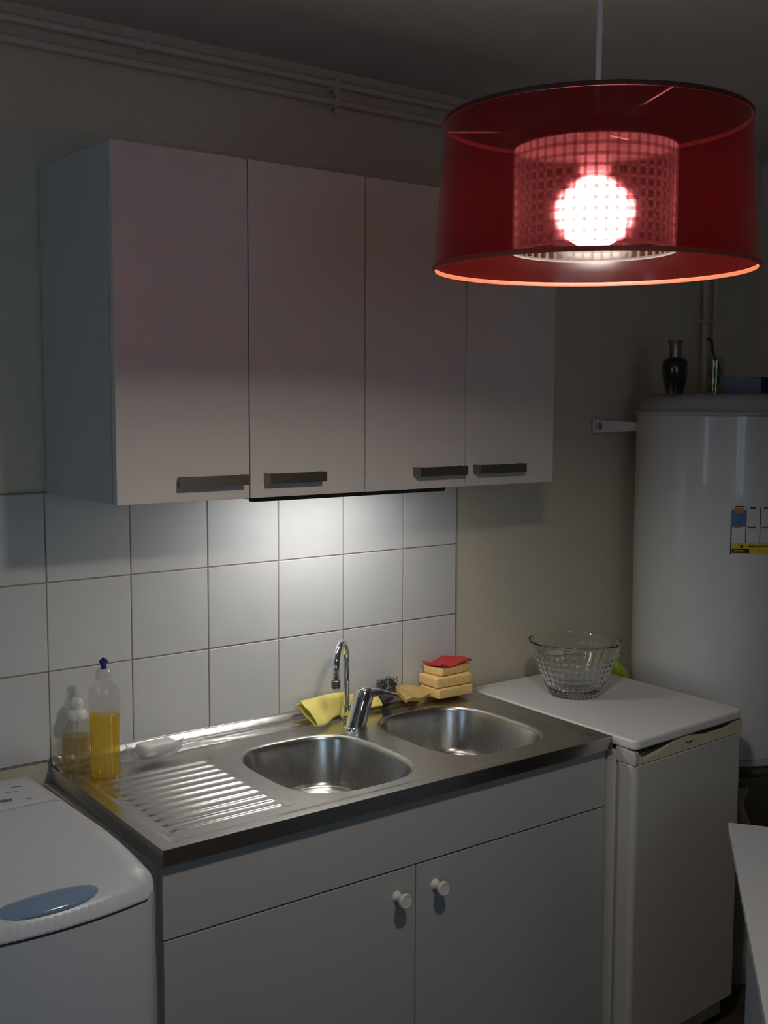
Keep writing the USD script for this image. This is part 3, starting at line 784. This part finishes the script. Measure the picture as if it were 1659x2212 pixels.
col = [CA + 0.7, -131.0, -122.4, -113.9, -105.6, -98.4]
heads = ["olive", "slate", "red", "navy", "plum", "olive", "plum", "steel", "slate", "red"]
for r_ in range(2):
    z0, z1 = ((1.2875, 1.3330), (1.3335, 1.3870))[r_]
    for c in range(5):
        if r_ == 1 and c == 0:
            continue
        a, b = col[c], col[c + 1]
        cs("month_heading", on_tank(a + 1.0 + (1.0 if r_ else 0), b - 2.8, z1 - 0.0045, z1 + (0.002 if r_ else 0.0), 0.0014, 6), M["print_" + heads[(c + 5 * (1 - r_)) % 10] if not (r_ == 0 and c == 0) else "print_olive"], smooth=40)
        if c > 0:
            cs("column_line", on_tank(a - 0.22, a + 0.22, z0, z1, 0.0014, 3), M["print_navy"], smooth=40)

# ------------------------------------------------------------------ things on top of the heater
HT = 1.7035
fl = Thing("fragrance_lamp", "dark vase-shaped fragrance lamp with metal crown on the water heater", "lamp", (1.757, -0.285, HT))
fc = (1.762, -0.293, HT)
fl.part("vase", lathe([(0, 0)] + [tuple(p_) for p_ in smooth_profile([(0.024, 0.0), (0.027, 0.010), (0.0345, 0.045), (0.0372, 0.072), (0.0345, 0.092), (0.026, 0.1005), (0.020, 0.1015)], 6)] + [(0.0, 0.1015)], 48, at=fc), M["dark_glass"])
fl.part("crown", lathe([(0.0195, 0.1015), (0.0165, 0.104), (0.0165, 0.122), (0.0168, 0.140), (0.0212, 0.1495), (0.0215, 0.152), (0.019, 0.1525), (0.0, 0.1512)], 40, at=fc), M["handle"], label="perforated metal crown")
jc = (1.925, -0.31, HT)
jr = Thing("candle_jar", "clear glass jar holding olive green wax discs on the water heater", "jar", jc)
jr.part("glass", lathe([(0, 0.0), (0.0255, 0.0), (0.0262, 0.002), (0.0262, 0.098), (0.0258, 0.100), (0.0240, 0.098), (0.0240, 0.003), (0, 0.003)], 40, at=jc), M["jar_glass"])
jr.part("wax_disc", lathe([(0, 0.004)] + [tuple(p_) for p_ in smooth_profile([(0.012, 0.004), (0.021, 0.010), (0.0225, 0.017), (0.021, 0.024), (0.012, 0.030)], 5)] + [(0, 0.030)], 32, at=jc), M["candle"])
jr.part("wax_disc", lathe([(0, 0.048)] + [tuple(p_) for p_ in smooth_profile([(0.012, 0.048), (0.021, 0.054), (0.0225, 0.062), (0.021, 0.070), (0.012, 0.077)], 5)] + [(0, 0.077)], 32, at=jc), M["candle"])
jr.part("lid", lathe([(0, 0.1015), (0.0275, 0.1015), (0.0285, 0.104), (0.0265, 0.109), (0.016, 0.112), (0.008, 0.113), (0.006, 0.119), (0.0085, 0.126), (0.006, 0.130), (0, 0.131)], 40, at=jc), M["jar_glass"], label="glass stopper lid")
bb = Thing("plastic_box", "slate-blue plastic box with notched end on the water heater", "box", (2.08, -0.31, HT))
bb.part("tub", cat(bx(1.998, 2.115, -0.340, -0.270, HT, HT + 0.050, 0.003)), M["blue_box"])
bb.part("end_cap", bx(2.115, 2.160, -0.336, -0.274, HT, HT + 0.052, 0.003), M["print_navy"], label="darker end piece")
single("power_cable", tube(np.array([[2.267, -0.006, 1.892], [2.266, -0.030, 1.888], [2.263, -0.044, 1.876], [2.262, -0.047, 1.856], [2.270, -0.047, 1.834], [2.290, -0.047, 1.812], [2.312, -0.040, 1.790], [2.33, -0.022, 1.74], [2.335, -0.010, 1.60]]), 0.0035, 10), M["black"], "thin black cable bulging from the pipes above the glass jar", "cable")

# ------------------------------------------------------------------ heating pipes
def bend_path(pts, r=0.05, n_=8):
    out = [np.array(pts[0], float)]
    for k in range(1, len(pts) - 1):
        p, a, b = (np.array(pts[k], float), np.array(pts[k - 1], float), np.array(pts[k + 1], float))
        u, w = (a - p) / np.linalg.norm(a - p), (b - p) / np.linalg.norm(b - p)
        for s in np.linspace(0, 1, n_):
            out.append((1 - s) ** 2 * (p + u * r) + 2 * s * (1 - s) * p + s * s * (p + w * r))
    out.append(np.array(pts[-1], float))
    res = [out[0]]
    for q_ in out[1:]:
        if np.linalg.norm(q_ - res[-1]) > 1e-4:
            res.append(q_)
    return np.array(res)


for nm, zz, xv, lab in (("upper", 2.4575, 2.293, "upper of the two painted pipes under the ceiling"), ("lower", 2.4145, 2.240, "lower of the two painted pipes under the ceiling")):
    pp = Thing("heating_pipe", lab, "pipe", (0.5, -0.03, zz))
    pp.part("tube", tube(bend_path([(X0 + 0.01, -0.030, zz), (xv, -0.030, zz), (xv, -0.030, 0.02)], 0.045), 0.0085, 20), M["pipe"])
    for cxp in (0.245 if nm == "upper" else -0.9, 0.757, 1.75):
        pp.part("clip", cat(bx(cxp - 0.006, cxp + 0.006, -0.0415, 0.0035, zz - 0.0125, zz + 0.0125, 0.002), bx(cxp - 0.004, cxp + 0.004, -0.034, -0.026, zz - 0.026, zz - 0.0125) if nm == "lower" else bx(cxp - 0.005, cxp + 0.005, -0.036, -0.024, zz - 0.0285, zz - 0.0125) if abs(cxp - 0.757) < 0.1 else bx(cxp - 0.004, cxp + 0.004, -0.03, 0.003, zz - 0.006, zz + 0.006)), M["pipe"])
    for zc2 in (1.945, 1.2):
        pp.part("clip", cat(bx(xv - 0.015, xv + 0.015, -0.0425, 0.0035, zc2 - 0.005, zc2 + 0.005, 0.002)), M["pipe"])

# ------------------------------------------------------------------ pendant lamp
PX, PY = 0.2700, -1.3322
PZ0, PZ1, PR, PRT = 1.8605, 2.0600, 0.2215, 0.2075
pd = Thing("pendant_lamp", "red drum pendant lamp with lit bulb hanging from the ceiling", "lamp", (PX, PY, PZ0))
cord = np.array([[PX + 0.004 * math.sin(s * 3.0), PY, H - 0.03 - (H - 0.03 - 2.050) * s] for s in np.linspace(0, 1, 14)])
pd.part("cord", tube(cord, 0.0042, 12), M["cord"], label="white cord")
pd.part("ceiling_rose", lathe([(0, H - 0.001), (0.045, H - 0.001), (0.045, H - 0.012), (0.02, H - 0.034), (0.004, H - 0.036), (0, H - 0.036)], 32, at=(PX, PY, 0)), M["cord"])
pd.part("shade", lathe([(PR - 0.0006, PZ0), (PRT - 0.0006, PZ1)], 160, at=(PX, PY, 0)), M["shade"], smooth=True, label="red translucent film drum")
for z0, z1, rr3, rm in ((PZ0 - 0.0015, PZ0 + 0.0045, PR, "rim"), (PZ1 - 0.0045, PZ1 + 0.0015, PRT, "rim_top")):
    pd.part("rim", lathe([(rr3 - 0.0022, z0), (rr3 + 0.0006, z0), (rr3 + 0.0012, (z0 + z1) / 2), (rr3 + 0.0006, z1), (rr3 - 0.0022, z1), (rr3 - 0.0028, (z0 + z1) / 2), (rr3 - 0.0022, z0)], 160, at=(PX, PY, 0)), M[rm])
# perforated inner drum with a rounded, closed top
IR, IZ0, IZ1 = 0.112, 1.8860, 2.024
NB = 50
pieces = []
hw = 0.0022


def arc_strip(a0, a1, z0, z1, r_, th=0.0012, n_=2):
    aa = np.linspace(a0, a1, n_)
    v_ = []
    for a_ in aa:
        for rr2, z in ((r_, z0), (r_, z1), (r_ - th, z1), (r_ - th, z0)):
            v_.append((PX + rr2 * math.cos(a_), PY + rr2 * math.sin(a_), z))
    f_ = []
    for k in range(n_ - 1):
        for j_ in range(4):
            f_.append([k * 4 + j_, (k + 1) * 4 + j_, (k + 1) * 4 + (j_ + 1) % 4, k * 4 + (j_ + 1) % 4])
    return np.array(v_), np.array(f_)


for k in range(NB):
    a_ = 2 * PI * k / NB
    pieces.append(arc_strip(a_ - hw / IR, a_ + hw / IR, IZ0, IZ1, IR))
NRr = 10
for k in range(NRr + 1):
    z = IZ0 + (IZ1 - IZ0) * k / NRr
    pieces.append(arc_strip(0, 2 * PI, z - hw, z + hw, IR + 0.0003, 0.0018, 101))
pd.part("lattice", cat(*pieces), M["lattice"], smooth=False, label="perforated white inner drum")
pd.part("diffuser", lathe([(IR - 0.0035, IZ0), (IR - 0.0035, IZ1)], 128, at=(PX, PY, 0)), M["diffuser"], smooth=True, label="milky diffuser sheet")
domep = smooth_profile([(IR, IZ1), (IR - 0.001, IZ1 + 0.010), (IR - 0.010, IZ1 + 0.021), (IR - 0.030, IZ1 + 0.027), (0.02, IZ1 + 0.028)], 6)
pd.part("inner_cap", lathe([tuple(p_) for p_ in domep] + [(0.0, IZ1 + 0.028)] + [(0.02, IZ1 + 0.0265)] + [(p_[0] - 0.0012, p_[1] - 0.0012) for p_ in domep[::-1]], 96, at=(PX, PY, 0)), M["inner_cap"], label="grey closed top of the inner drum")
for k in range(3):
    a_ = 2 * PI * k / 3 + 0.15
    c_, s_ = math.cos(a_), math.sin(a_)
    pd.part("spoke", tube([[PX + 0.018 * c_, PY + 0.018 * s_, 2.047], [PX + (PRT - 0.003) * c_, PY + (PRT - 0.003) * s_, 2.057]], 0.0016, 8), M["cord"])
pd.part("socket", lathe([(0, 2.060), (0.006, 2.060), (0.018, 2.052), (0.020, 2.040), (0.020, 1.992), (0.016, 1.985), (0, 1.985)], 32, at=(PX, PY, 0)), M["cord"])
BZc = 1.936
pd.part("bulb", lathe([(0, BZc - 0.047)] + [tuple(p_) for p_ in smooth_profile([(0.014, BZc - 0.045), (0.034, BZc - 0.033), (0.0475, BZc - 0.002), (0.043, BZc + 0.020), (0.027, BZc + 0.038), (0.0155, BZc + 0.046), (0.0135, 1.986)], 6)] + [(0.0, 1.986)], 48, at=(PX, PY, 0)), M["bulb"], smooth=True, label="lit frosted bulb")

# ------------------------------------------------------------------ bottles and soap at the left of the sink
zs = SZ - 0.0045 + 0.0005
dx_, dy_ = 0.072, -0.130
ds = Thing("dish_soap_bottle", "tall clear bottle half full of yellow dish soap, dark blue cap", "bottle", (dx_, dy_, zs))


def oval(profile, sx, sy, seg=48, at=(0, 0, 0), rz=0.0):
    v_, f_ = lathe(profile, seg)
    v_ = v_ * np.array([sx, sy, 1])
    c_, s_ = math.cos(rz), math.sin(rz)
    v_ = np.column_stack([v_[:, 0] * c_ - v_[:, 1] * s_, v_[:, 0] * s_ + v_[:, 1] * c_, v_[:, 2]])
    return v_ + np.array(at), f_


bp_ = smooth_profile([(0.0305, 0.0), (0.0335, 0.004), (0.0330, 0.03), (0.0318, 0.07), (0.0335, 0.13), (0.0345, 0.165), (0.0325, 0.190), (0.026, 0.2075), (0.0165, 0.2145), (0.0158, 0.2165)], 6)
ang = -0.6
inner = [(r_ - 0.0011, z + 0.0008) for r_, z in bp_ if z < 0.1365]
ds.part("bottle", oval([(0, 0.0)] + [tuple(p_) for p_ in bp_], 1.0, 0.72, at=(dx_, dy_, zs), rz=ang), M["clear"], smooth=True)
ds.part("dish_soap", oval([(0, 0.0012)] + inner + [(inner[-1][0], 0.1372), (0.0, 0.1372)], 1.0, 0.72, at=(dx_, dy_, zs), rz=ang), M["soap_liquid"], label="golden yellow liquid")
ds.part("collar", lathe([(0.0145, 0.2145), (0.0172, 0.216), (0.0168, 0.232), (0.0125, 0.2375), (0.0, 0.238)], 36, at=(dx_, dy_, zs)), M["frosted"], label="milky collar")
ds.part("spout_cap", lathe([(0, 0.2375), (0.0062, 0.2375), (0.0064, 0.246), (0.0098, 0.2525), (0.0102, 0.2555), (0.006, 0.2575), (0.003, 0.261), (0, 0.262)], 28, at=(dx_, dy_, zs)), M["blue_cap"], label="dark blue push cap")
pmx, pmy = 0.040, -0.055
pb = Thing("soap_pump_bottle", "small clear soap bottle with white dome cap in the sink corner", "bottle", (pmx, pmy, zs + 0.004))
zp = zs + 0.0055
pr_ = smooth_profile([(0.030, 0.0), (0.0332, 0.004), (0.0335, 0.03), (0.0335, 0.075), (0.0320, 0.092), (0.0245, 0.106), (0.0180, 0.1105)], 6)
pb.part("bottle", oval([(0, 0)] + [tuple(p_) for p_ in pr_], 1.0, 0.75, at=(pmx, pmy, zp), rz=-0.3), M["clear"], smooth=True)
inn = [(r_ - 0.0011, z + 0.0008) for r_, z in pr_ if z < 0.072]
pb.part("hand_soap", oval([(0, 0.0012)] + inn + [(inn[-1][0], 0.0735), (0, 0.0735)], 1.0, 0.75, at=(pmx, pmy, zp), rz=-0.3), M["pump_liquid"], label="pale honey liquid")
pb.part("collar", lathe([(0.017, 0.1095), (0.0215, 0.1105), (0.0235, 0.117), (0.0220, 0.126), (0.0165, 0.1325), (0, 0.1330)], 36, at=(pmx, pmy, zp)), M["white_cap"], smooth=50)
pb.part("dome_cap", lathe([(0.0120, 0.1322), (0.0128, 0.136), (0.0150, 0.142), (0.0148, 0.149), (0.0115, 0.155), (0.006, 0.158), (0, 0.1588)], 32, at=(pmx, pmy, zp)), M["white_cap"], label="white dome cap", smooth=50)
pb.part("dip_tube", tube([[pmx, pmy, zp + 0.012], [pmx, pmy, zp + 0.11]], 0.003, 10), M["frosted"])
# soap dish
sx_, sy_ = 0.213, -0.085
sdz = SZ + 0.0005
sdish = Thing("soap_dish", "oval frosted plastic soap dish at the back of the drainer", "dish", (sx_, sy_, sdz))
outp = [(0, 0.0), (0.050, 0.0), (0.058, 0.002), (0.066, 0.010), (0.0715, 0.032), (0.0725, 0.0345)]
inp = [(0.0707, 0.0342), (0.063, 0.011), (0.056, 0.004), (0.049, 0.0022), (0, 0.0022)]
sdish.part("dish_wall", oval([tuple(p_) for p_ in outp + inp], 1.0, 0.62, at=(sx_, sy_, sdz + 0.006), rz=0.05), M["dish_plastic"], smooth=50)
vb, fb = rbox(-0.046, 0.046, -0.023, 0.023, 0, 0.028, 0.011, 20)
vb = wob(vb, 0.0012, 40, 3)
single("soap_bar", move((vb, fb), (sx_ + 0.002, sy_ - 0.002, sdz + 0.0095), rz=0.06), M["soap"], "white bar of soap lying in the frosted dish", "soap", smooth=50)

# ------------------------------------------------------------------ cloths, sponges and scourer behind the tap
# yellow ribbed cloth folded over: loop section swept along x
def fold_cloth():
    sec = smooth_profile([(-0.020, 0.036), (-0.045, 0.041), (-0.072, 0.036), (-0.096, 0.018), (-0.108, 0.0035), (-0.100, 0.0022), (-0.082, 0.012), (-0.060, 0.021), (-0.034, 0.025), (-0.012, 0.030)], 8)
    us = np.linspace(0, 1, 50)
    P = np.zeros((50, len(sec), 3))
    for k, u_ in enumerate(us):
        x = 0.640 + 0.245 * u_
        hgt = 1.0 - 0.50 * smoothstep(0.45, 0.95, u_)
        back = 0.020 * u_
        P[k, :, 0] = x + 0.006 * np.sin(sec[:, 0] * 30)
        yf_ = -0.112 + 0.048 * smoothstep(0.05, 0.40, u_) + 0.006 * u_
        P[k, :, 1] = -0.022 + (sec[:, 0] + 0.012) * (-0.022 - yf_) / 0.096
        P[k, :, 2] = SZ + 0.003 + sec[:, 1] * hgt + 0.0010 * np.sin(u_ * 7 + sec[:, 0] * 30) + 0.0016
        rib = 0.0007 * np.sin(np.arange(len(sec)) * 1.9)
        P[k, :, 2] += rib
    P[:, :, 2] += 0.009 * smoothstep(-0.066, -0.046, P[:, :, 1])
    P[:, :, 1] = np.minimum(P[:, :, 1], -0.020)
    return sheet(P[:, :, 0], P[:, :, 1], P[:, :, 2], 0.0022)


single("dish_cloth", fold_cloth(), M["yellow"], "folded yellow ribbed cloth lying behind the tap", "cloth", smooth=45)
LZ = SZ + 0.0072          # ledge along the wall


def foam(x0, x1, y0, y1, z0, z1, seed, r=0.006, amp=0.0016):
    m_ = m3.Manifold.batch_hull([m3.Manifold.sphere(r, 12).translate([x, y, z]) for x in (x0 + r, x1 - r) for y in (y0 + r, y1 - r) for z in (z0 + r, z1 - r)]).refine_to_length(0.006)
    v_, f_ = vf(m_)
    return wob(v_, amp, 60, seed), f_


single("sponge", foam(1.042, 1.168, -0.104, -0.024, LZ, LZ + 0.028, 5), M["sponge"], "lowest yellow sponge of the stack in the sink's far corner", "sponge", smooth=60, group="plain yellow sponges")
single("sponge", move(foam(-0.063, 0.062, -0.041, 0.041, 0, 0.030, 6), (1.104, -0.060, LZ + 0.0285), rz=-0.02), M["sponge"], "middle yellow sponge of the stack, under the red-topped one", "sponge", smooth=60, group="plain yellow sponges")
rs = Thing("scouring_sponge", "yellow sponge with wavy red scouring pad, on top of the sponge stack", "sponge", (1.12, -0.055, LZ + 0.063))
rs.part("foam", move(foam(-0.058, 0.058, -0.036, 0.036, 0, 0.023, 8), (1.113, -0.056, LZ + 0.0590), rz=0.10), M["sponge"], smooth=60)
u_, w_ = np.meshgrid(np.linspace(-0.060, 0.060, 30), np.linspace(-0.036, 0.036, 20), indexing="ij")
zz_ = 0.0300 + 0.004 * (np.abs(w_) / 0.036) ** 3 * np.sin(u_ * 70) + 0.0022 * np.sin(u_ * 45 + w_ * 30) + 0.003 * smoothstep(0.02, 0.06, np.abs(u_))
rs.part("scouring_pad", move(sheet(u_, w_, zz_, 0.005), (1.113, -0.056, LZ + 0.0590), rz=0.10), M["red_pad"], smooth=60, label="red scouring pad")
# tan sponge cloth, arched
u_, w_ = np.meshgrid(np.linspace(0, 1, 40), np.linspace(0, 1, 20), indexing="ij")
Xc = 0.938 + 0.096 * u_
Yc = -0.095 + 0.074 * w_ + 0.012 * u_
Zc = LZ + 0.014 + 0.014 * np.sin(np.clip(w_ * 1.1, 0, 1) * PI * 0.62) + 0.003 * np.sin(u_ * 8 + w_ * 3) + 0.006 * (1 - u_) * w_
single("sponge_cloth", sheet(Xc, Yc, Zc, 0.011), M["sponge_tan"], "tan sponge cloth left of the sponge stack", "sponge", smooth=60)
# metal scourer: many curled strands in one springy ball
rg = np.random.default_rng(21)
strands = []
base = np.array([0.905, -0.042, LZ])
for k in range(260):
    t0 = rg.random(2)
    c = np.array([np.clip(rg.normal(0, 0.013), -0.03, 0.03), np.clip(rg.normal(0, 0.008), -0.016, 0.016), np.clip(rg.normal(0.024, 0.013), 0.004, 0.05)])
    c[2] *= 1.25; c[0] += 0.35 * (c[2] - 0.03)
    n_ = 14
    ph = rg.random() * 6.28
    rad = 0.003 + 0.004 * rg.random()
    ax = rg.normal(size=3); ax /= np.linalg.norm(ax)
    u3 = np.cross(ax, [0.3, 0.5, 0.8]); u3 /= np.linalg.norm(u3); w3 = np.cross(ax, u3)
    s = np.linspace(0, 1, n_)
    p_ = c + np.outer((s - 0.5) * 0.016, ax) + rad * (np.outer(np.cos(s * 9 + ph), u3) + np.outer(np.sin(s * 9 + ph), w3))
    p_[:, 2] = np.clip(p_[:, 2], 0.0012, 0.068)
    strands.append(tube(base + p_, 0.0009, 4))
core = wob(vf(trimesh.creation.icosphere(4, 1.0))[0] * [0.026, 0.017, 0.030] + [0.0, 0, 0.031], 0.010, 80, 4)
core[:, 0] += 0.4 * (core[:, 2] - 0.02)
core[:, 2] = np.maximum(core[:, 2], 0.0005)
sw = Thing("metal_scourer", "dark curly metal scourer behind the tap lever", "scourer", tuple(base))
sw.part("core", (core + base, vf(trimesh.creation.icosphere(4, 1.0))[1]), M["wool"], smooth=False)
sw.part("strands", cat(*strands), M["wool"], smooth=True, kind="stuff")

# ------------------------------------------------------------------ glass bowl on the fridge, cloth behind it
gx_, gy_, gz = 1.401, -0.262, 0.8708
NSEG = 432
prof_o = smooth_profile([(0.062, 0.0), (0.068, 0.004), (0.078, 0.022), (0.094, 0.058), (0.110, 0.098), (0.122, 0.132), (0.1265, 0.148), (0.1280, 0.1535)], 14)
prof_i = smooth_profile([(0.1262, 0.1540), (0.1225, 0.147), (0.1180, 0.132), (0.106, 0.098), (0.089, 0.058), (0.072, 0.026), (0.056, 0.012), (0.03, 0.010)], 8)
prof = np.vstack([[(0.0, 0.0015), (0.052, 0.0015), (0.056, 0.0)], prof_o, prof_i, [(0.0, 0.010)]])
no = 3 + len(prof_o)
a_ = np.arange(NSEG) * 2 * PI / NSEG
NF = 36
V = []
for k, (r_, z) in enumerate(prof):
    if 3 <= k < no and z > 0.004:
        fade = (1 - smoothstep(0.105, 0.125, z))
        rowi = z / 0.0155
        dent = np.abs(np.cos(a_ * NF / 2 + (0 if int(rowi) % 2 == 0 else PI / 2) * 0)) ** 0.7 * np.abs(math.sin(rowi * PI)) ** 0.6
        flute = np.abs(np.cos(a_ * NF / 2)) ** 0.8
        rr2 = r_ - 0.0030 * (1 - dent) * fade - 0.0010 * (1 - flute) * (1 - fade) * (z < 0.146)
    else:
        rr2 = np.full(NSEG, r_)
    V.append(np.stack([gx_ + rr2 * np.cos(a_), gy_ + rr2 * np.sin(a_), np.full(NSEG, gz + z)], -1))
V = np.array(V)
n_, m_ = V.shape[:2]
i, j = np.meshgrid(np.arange(n_ - 1), np.arange(m_), indexing="ij")
q = np.stack([i * m_ + j, i * m_ + (j + 1) % m_, (i + 1) * m_ + (j + 1) % m_, (i + 1) * m_ + j], -1).reshape(-1, 4)
bm = trimesh.Trimesh(V.reshape(-1, 3), np.vstack([q[:, [0, 1, 2]], q[:, [0, 2, 3]]]), process=True)
bm.update_faces(bm.nondegenerate_faces())
single("glass_bowl", vf(bm), M["bowl"], "faceted clear glass salad bowl standing on the fridge", "bowl", smooth=70)

# ------------------------------------------------------------------ table corner in the foreground
ta = np.array([1.2073, -0.9149])
d1 = np.array([-0.7705, -0.6374]); d2 = np.array([0.560, -0.828]); d2 /= np.linalg.norm(d2)


def slab(o, a, b, z0, z1, r=0.0):
    p = np.array([o, o + a, o + a + b, o + b])
    poly = Polygon(p)
    if r:
        poly = poly.buffer(-r).buffer(r)
    return soft_slab(poly, z0, z1, 0.002)


tbl = Thing("side_table", "white table corner in the foreground right of the fridge", "table", (1.2, -1.6, 0))
L1, L2 = 1.05, 0.70
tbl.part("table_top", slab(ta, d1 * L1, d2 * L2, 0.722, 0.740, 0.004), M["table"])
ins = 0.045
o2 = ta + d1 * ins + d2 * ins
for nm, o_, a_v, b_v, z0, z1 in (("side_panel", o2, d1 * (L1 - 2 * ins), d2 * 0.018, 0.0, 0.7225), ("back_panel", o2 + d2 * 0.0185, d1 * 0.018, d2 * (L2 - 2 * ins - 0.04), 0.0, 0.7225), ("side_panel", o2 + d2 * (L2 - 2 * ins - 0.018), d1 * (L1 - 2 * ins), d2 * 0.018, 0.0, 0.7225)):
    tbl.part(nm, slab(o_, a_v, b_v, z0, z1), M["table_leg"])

# ------------------------------------------------------------------ bags on the floor under the heater
def bag(cx, cy, sx, sy, h, seed, tie=0.3, sq=2.6):
    n1, n2 = 40, 72
    rows = []
    for k in range(n1 + 1):
        t_ = k / n1
        z = h * t_
        prof_ = (1 - 0.12 * (1 - smoothstep(0, 0.12, t_))) * (1 - (1 - tie) * smoothstep(0.55, 0.92, t_)) * (1 + 0.5 * (1 - tie) * smoothstep(0.92, 1.0, t_))
        e = superell(0, 0, sx * prof_, sy * prof_, sq, n2)
        rows.append(np.column_stack([e, np.full(n2, z)]))
    P = np.array(rows)
    v_ = P.reshape(-1, 3)
    v2 = wob(v_, 0.012, 14, seed)
    ang_ = np.arctan2(v_[:, 1], v_[:, 0])
    pl2 = 0.10 * np.sin(ang_ * 9 + seed) * smoothstep(0.35, 0.9, v_[:, 2] / h)
    v2[:, :2] *= (1 + pl2)[:, None]
    v2[:, 2] = np.where(v_[:, 2] < 1e-6, 0.0, np.maximum(v2[:, 2], 0.001))
    i_, j_ = np.meshgrid(np.arange(n1), np.arange(n2), indexing="ij")
    q_ = np.stack([i_ * n2 + j_, i_ * n2 + (j_ + 1) % n2, (i_ + 1) * n2 + (j_ + 1) % n2, (i_ + 1) * n2 + j_], -1).reshape(-1, 4)
    vv_ = np.vstack([v2, v2[:n2].mean(0), v2[-n2:].mean(0) - [0, 0, 0.02]])
    k0 = (n1 + 1) * n2
    jj = np.arange(n2)
    f_ = np.vstack([q_[:, [0, 1, 2]], q_[:, [0, 2, 3]], np.stack([np.full(n2, k0), (jj + 1) % n2, jj], -1), np.stack([np.full(n2, k0 + 1), n1 * n2 + jj, n1 * n2 + (jj + 1) % n2], -1)])
    return vv_ + [cx, cy, 0], f_


gv, gf = bag(0, 0, 0.058, 0.050, 0.155, 5, 0.42, 2.0)
single("green_cloth", move((gv, gf), (1.742, -0.100, 0.752)), M["lime"], "bright lime green cloth bunched between fridge and water heater", "cloth", smooth=60)
single("plastic_bag", bag(1.872, -0.47, 0.072, 0.072, 0.572, 3, 0.25), M["bag_white"], "pale plastic carrier bag on the floor under the water heater", "bag", smooth=60)
single("plastic_bag", bag(2.048, -0.52, 0.082, 0.085, 0.562, 12, 0.28), M["bag_black"], "black plastic bag standing beside the pale bag under the heater", "bag", smooth=60)
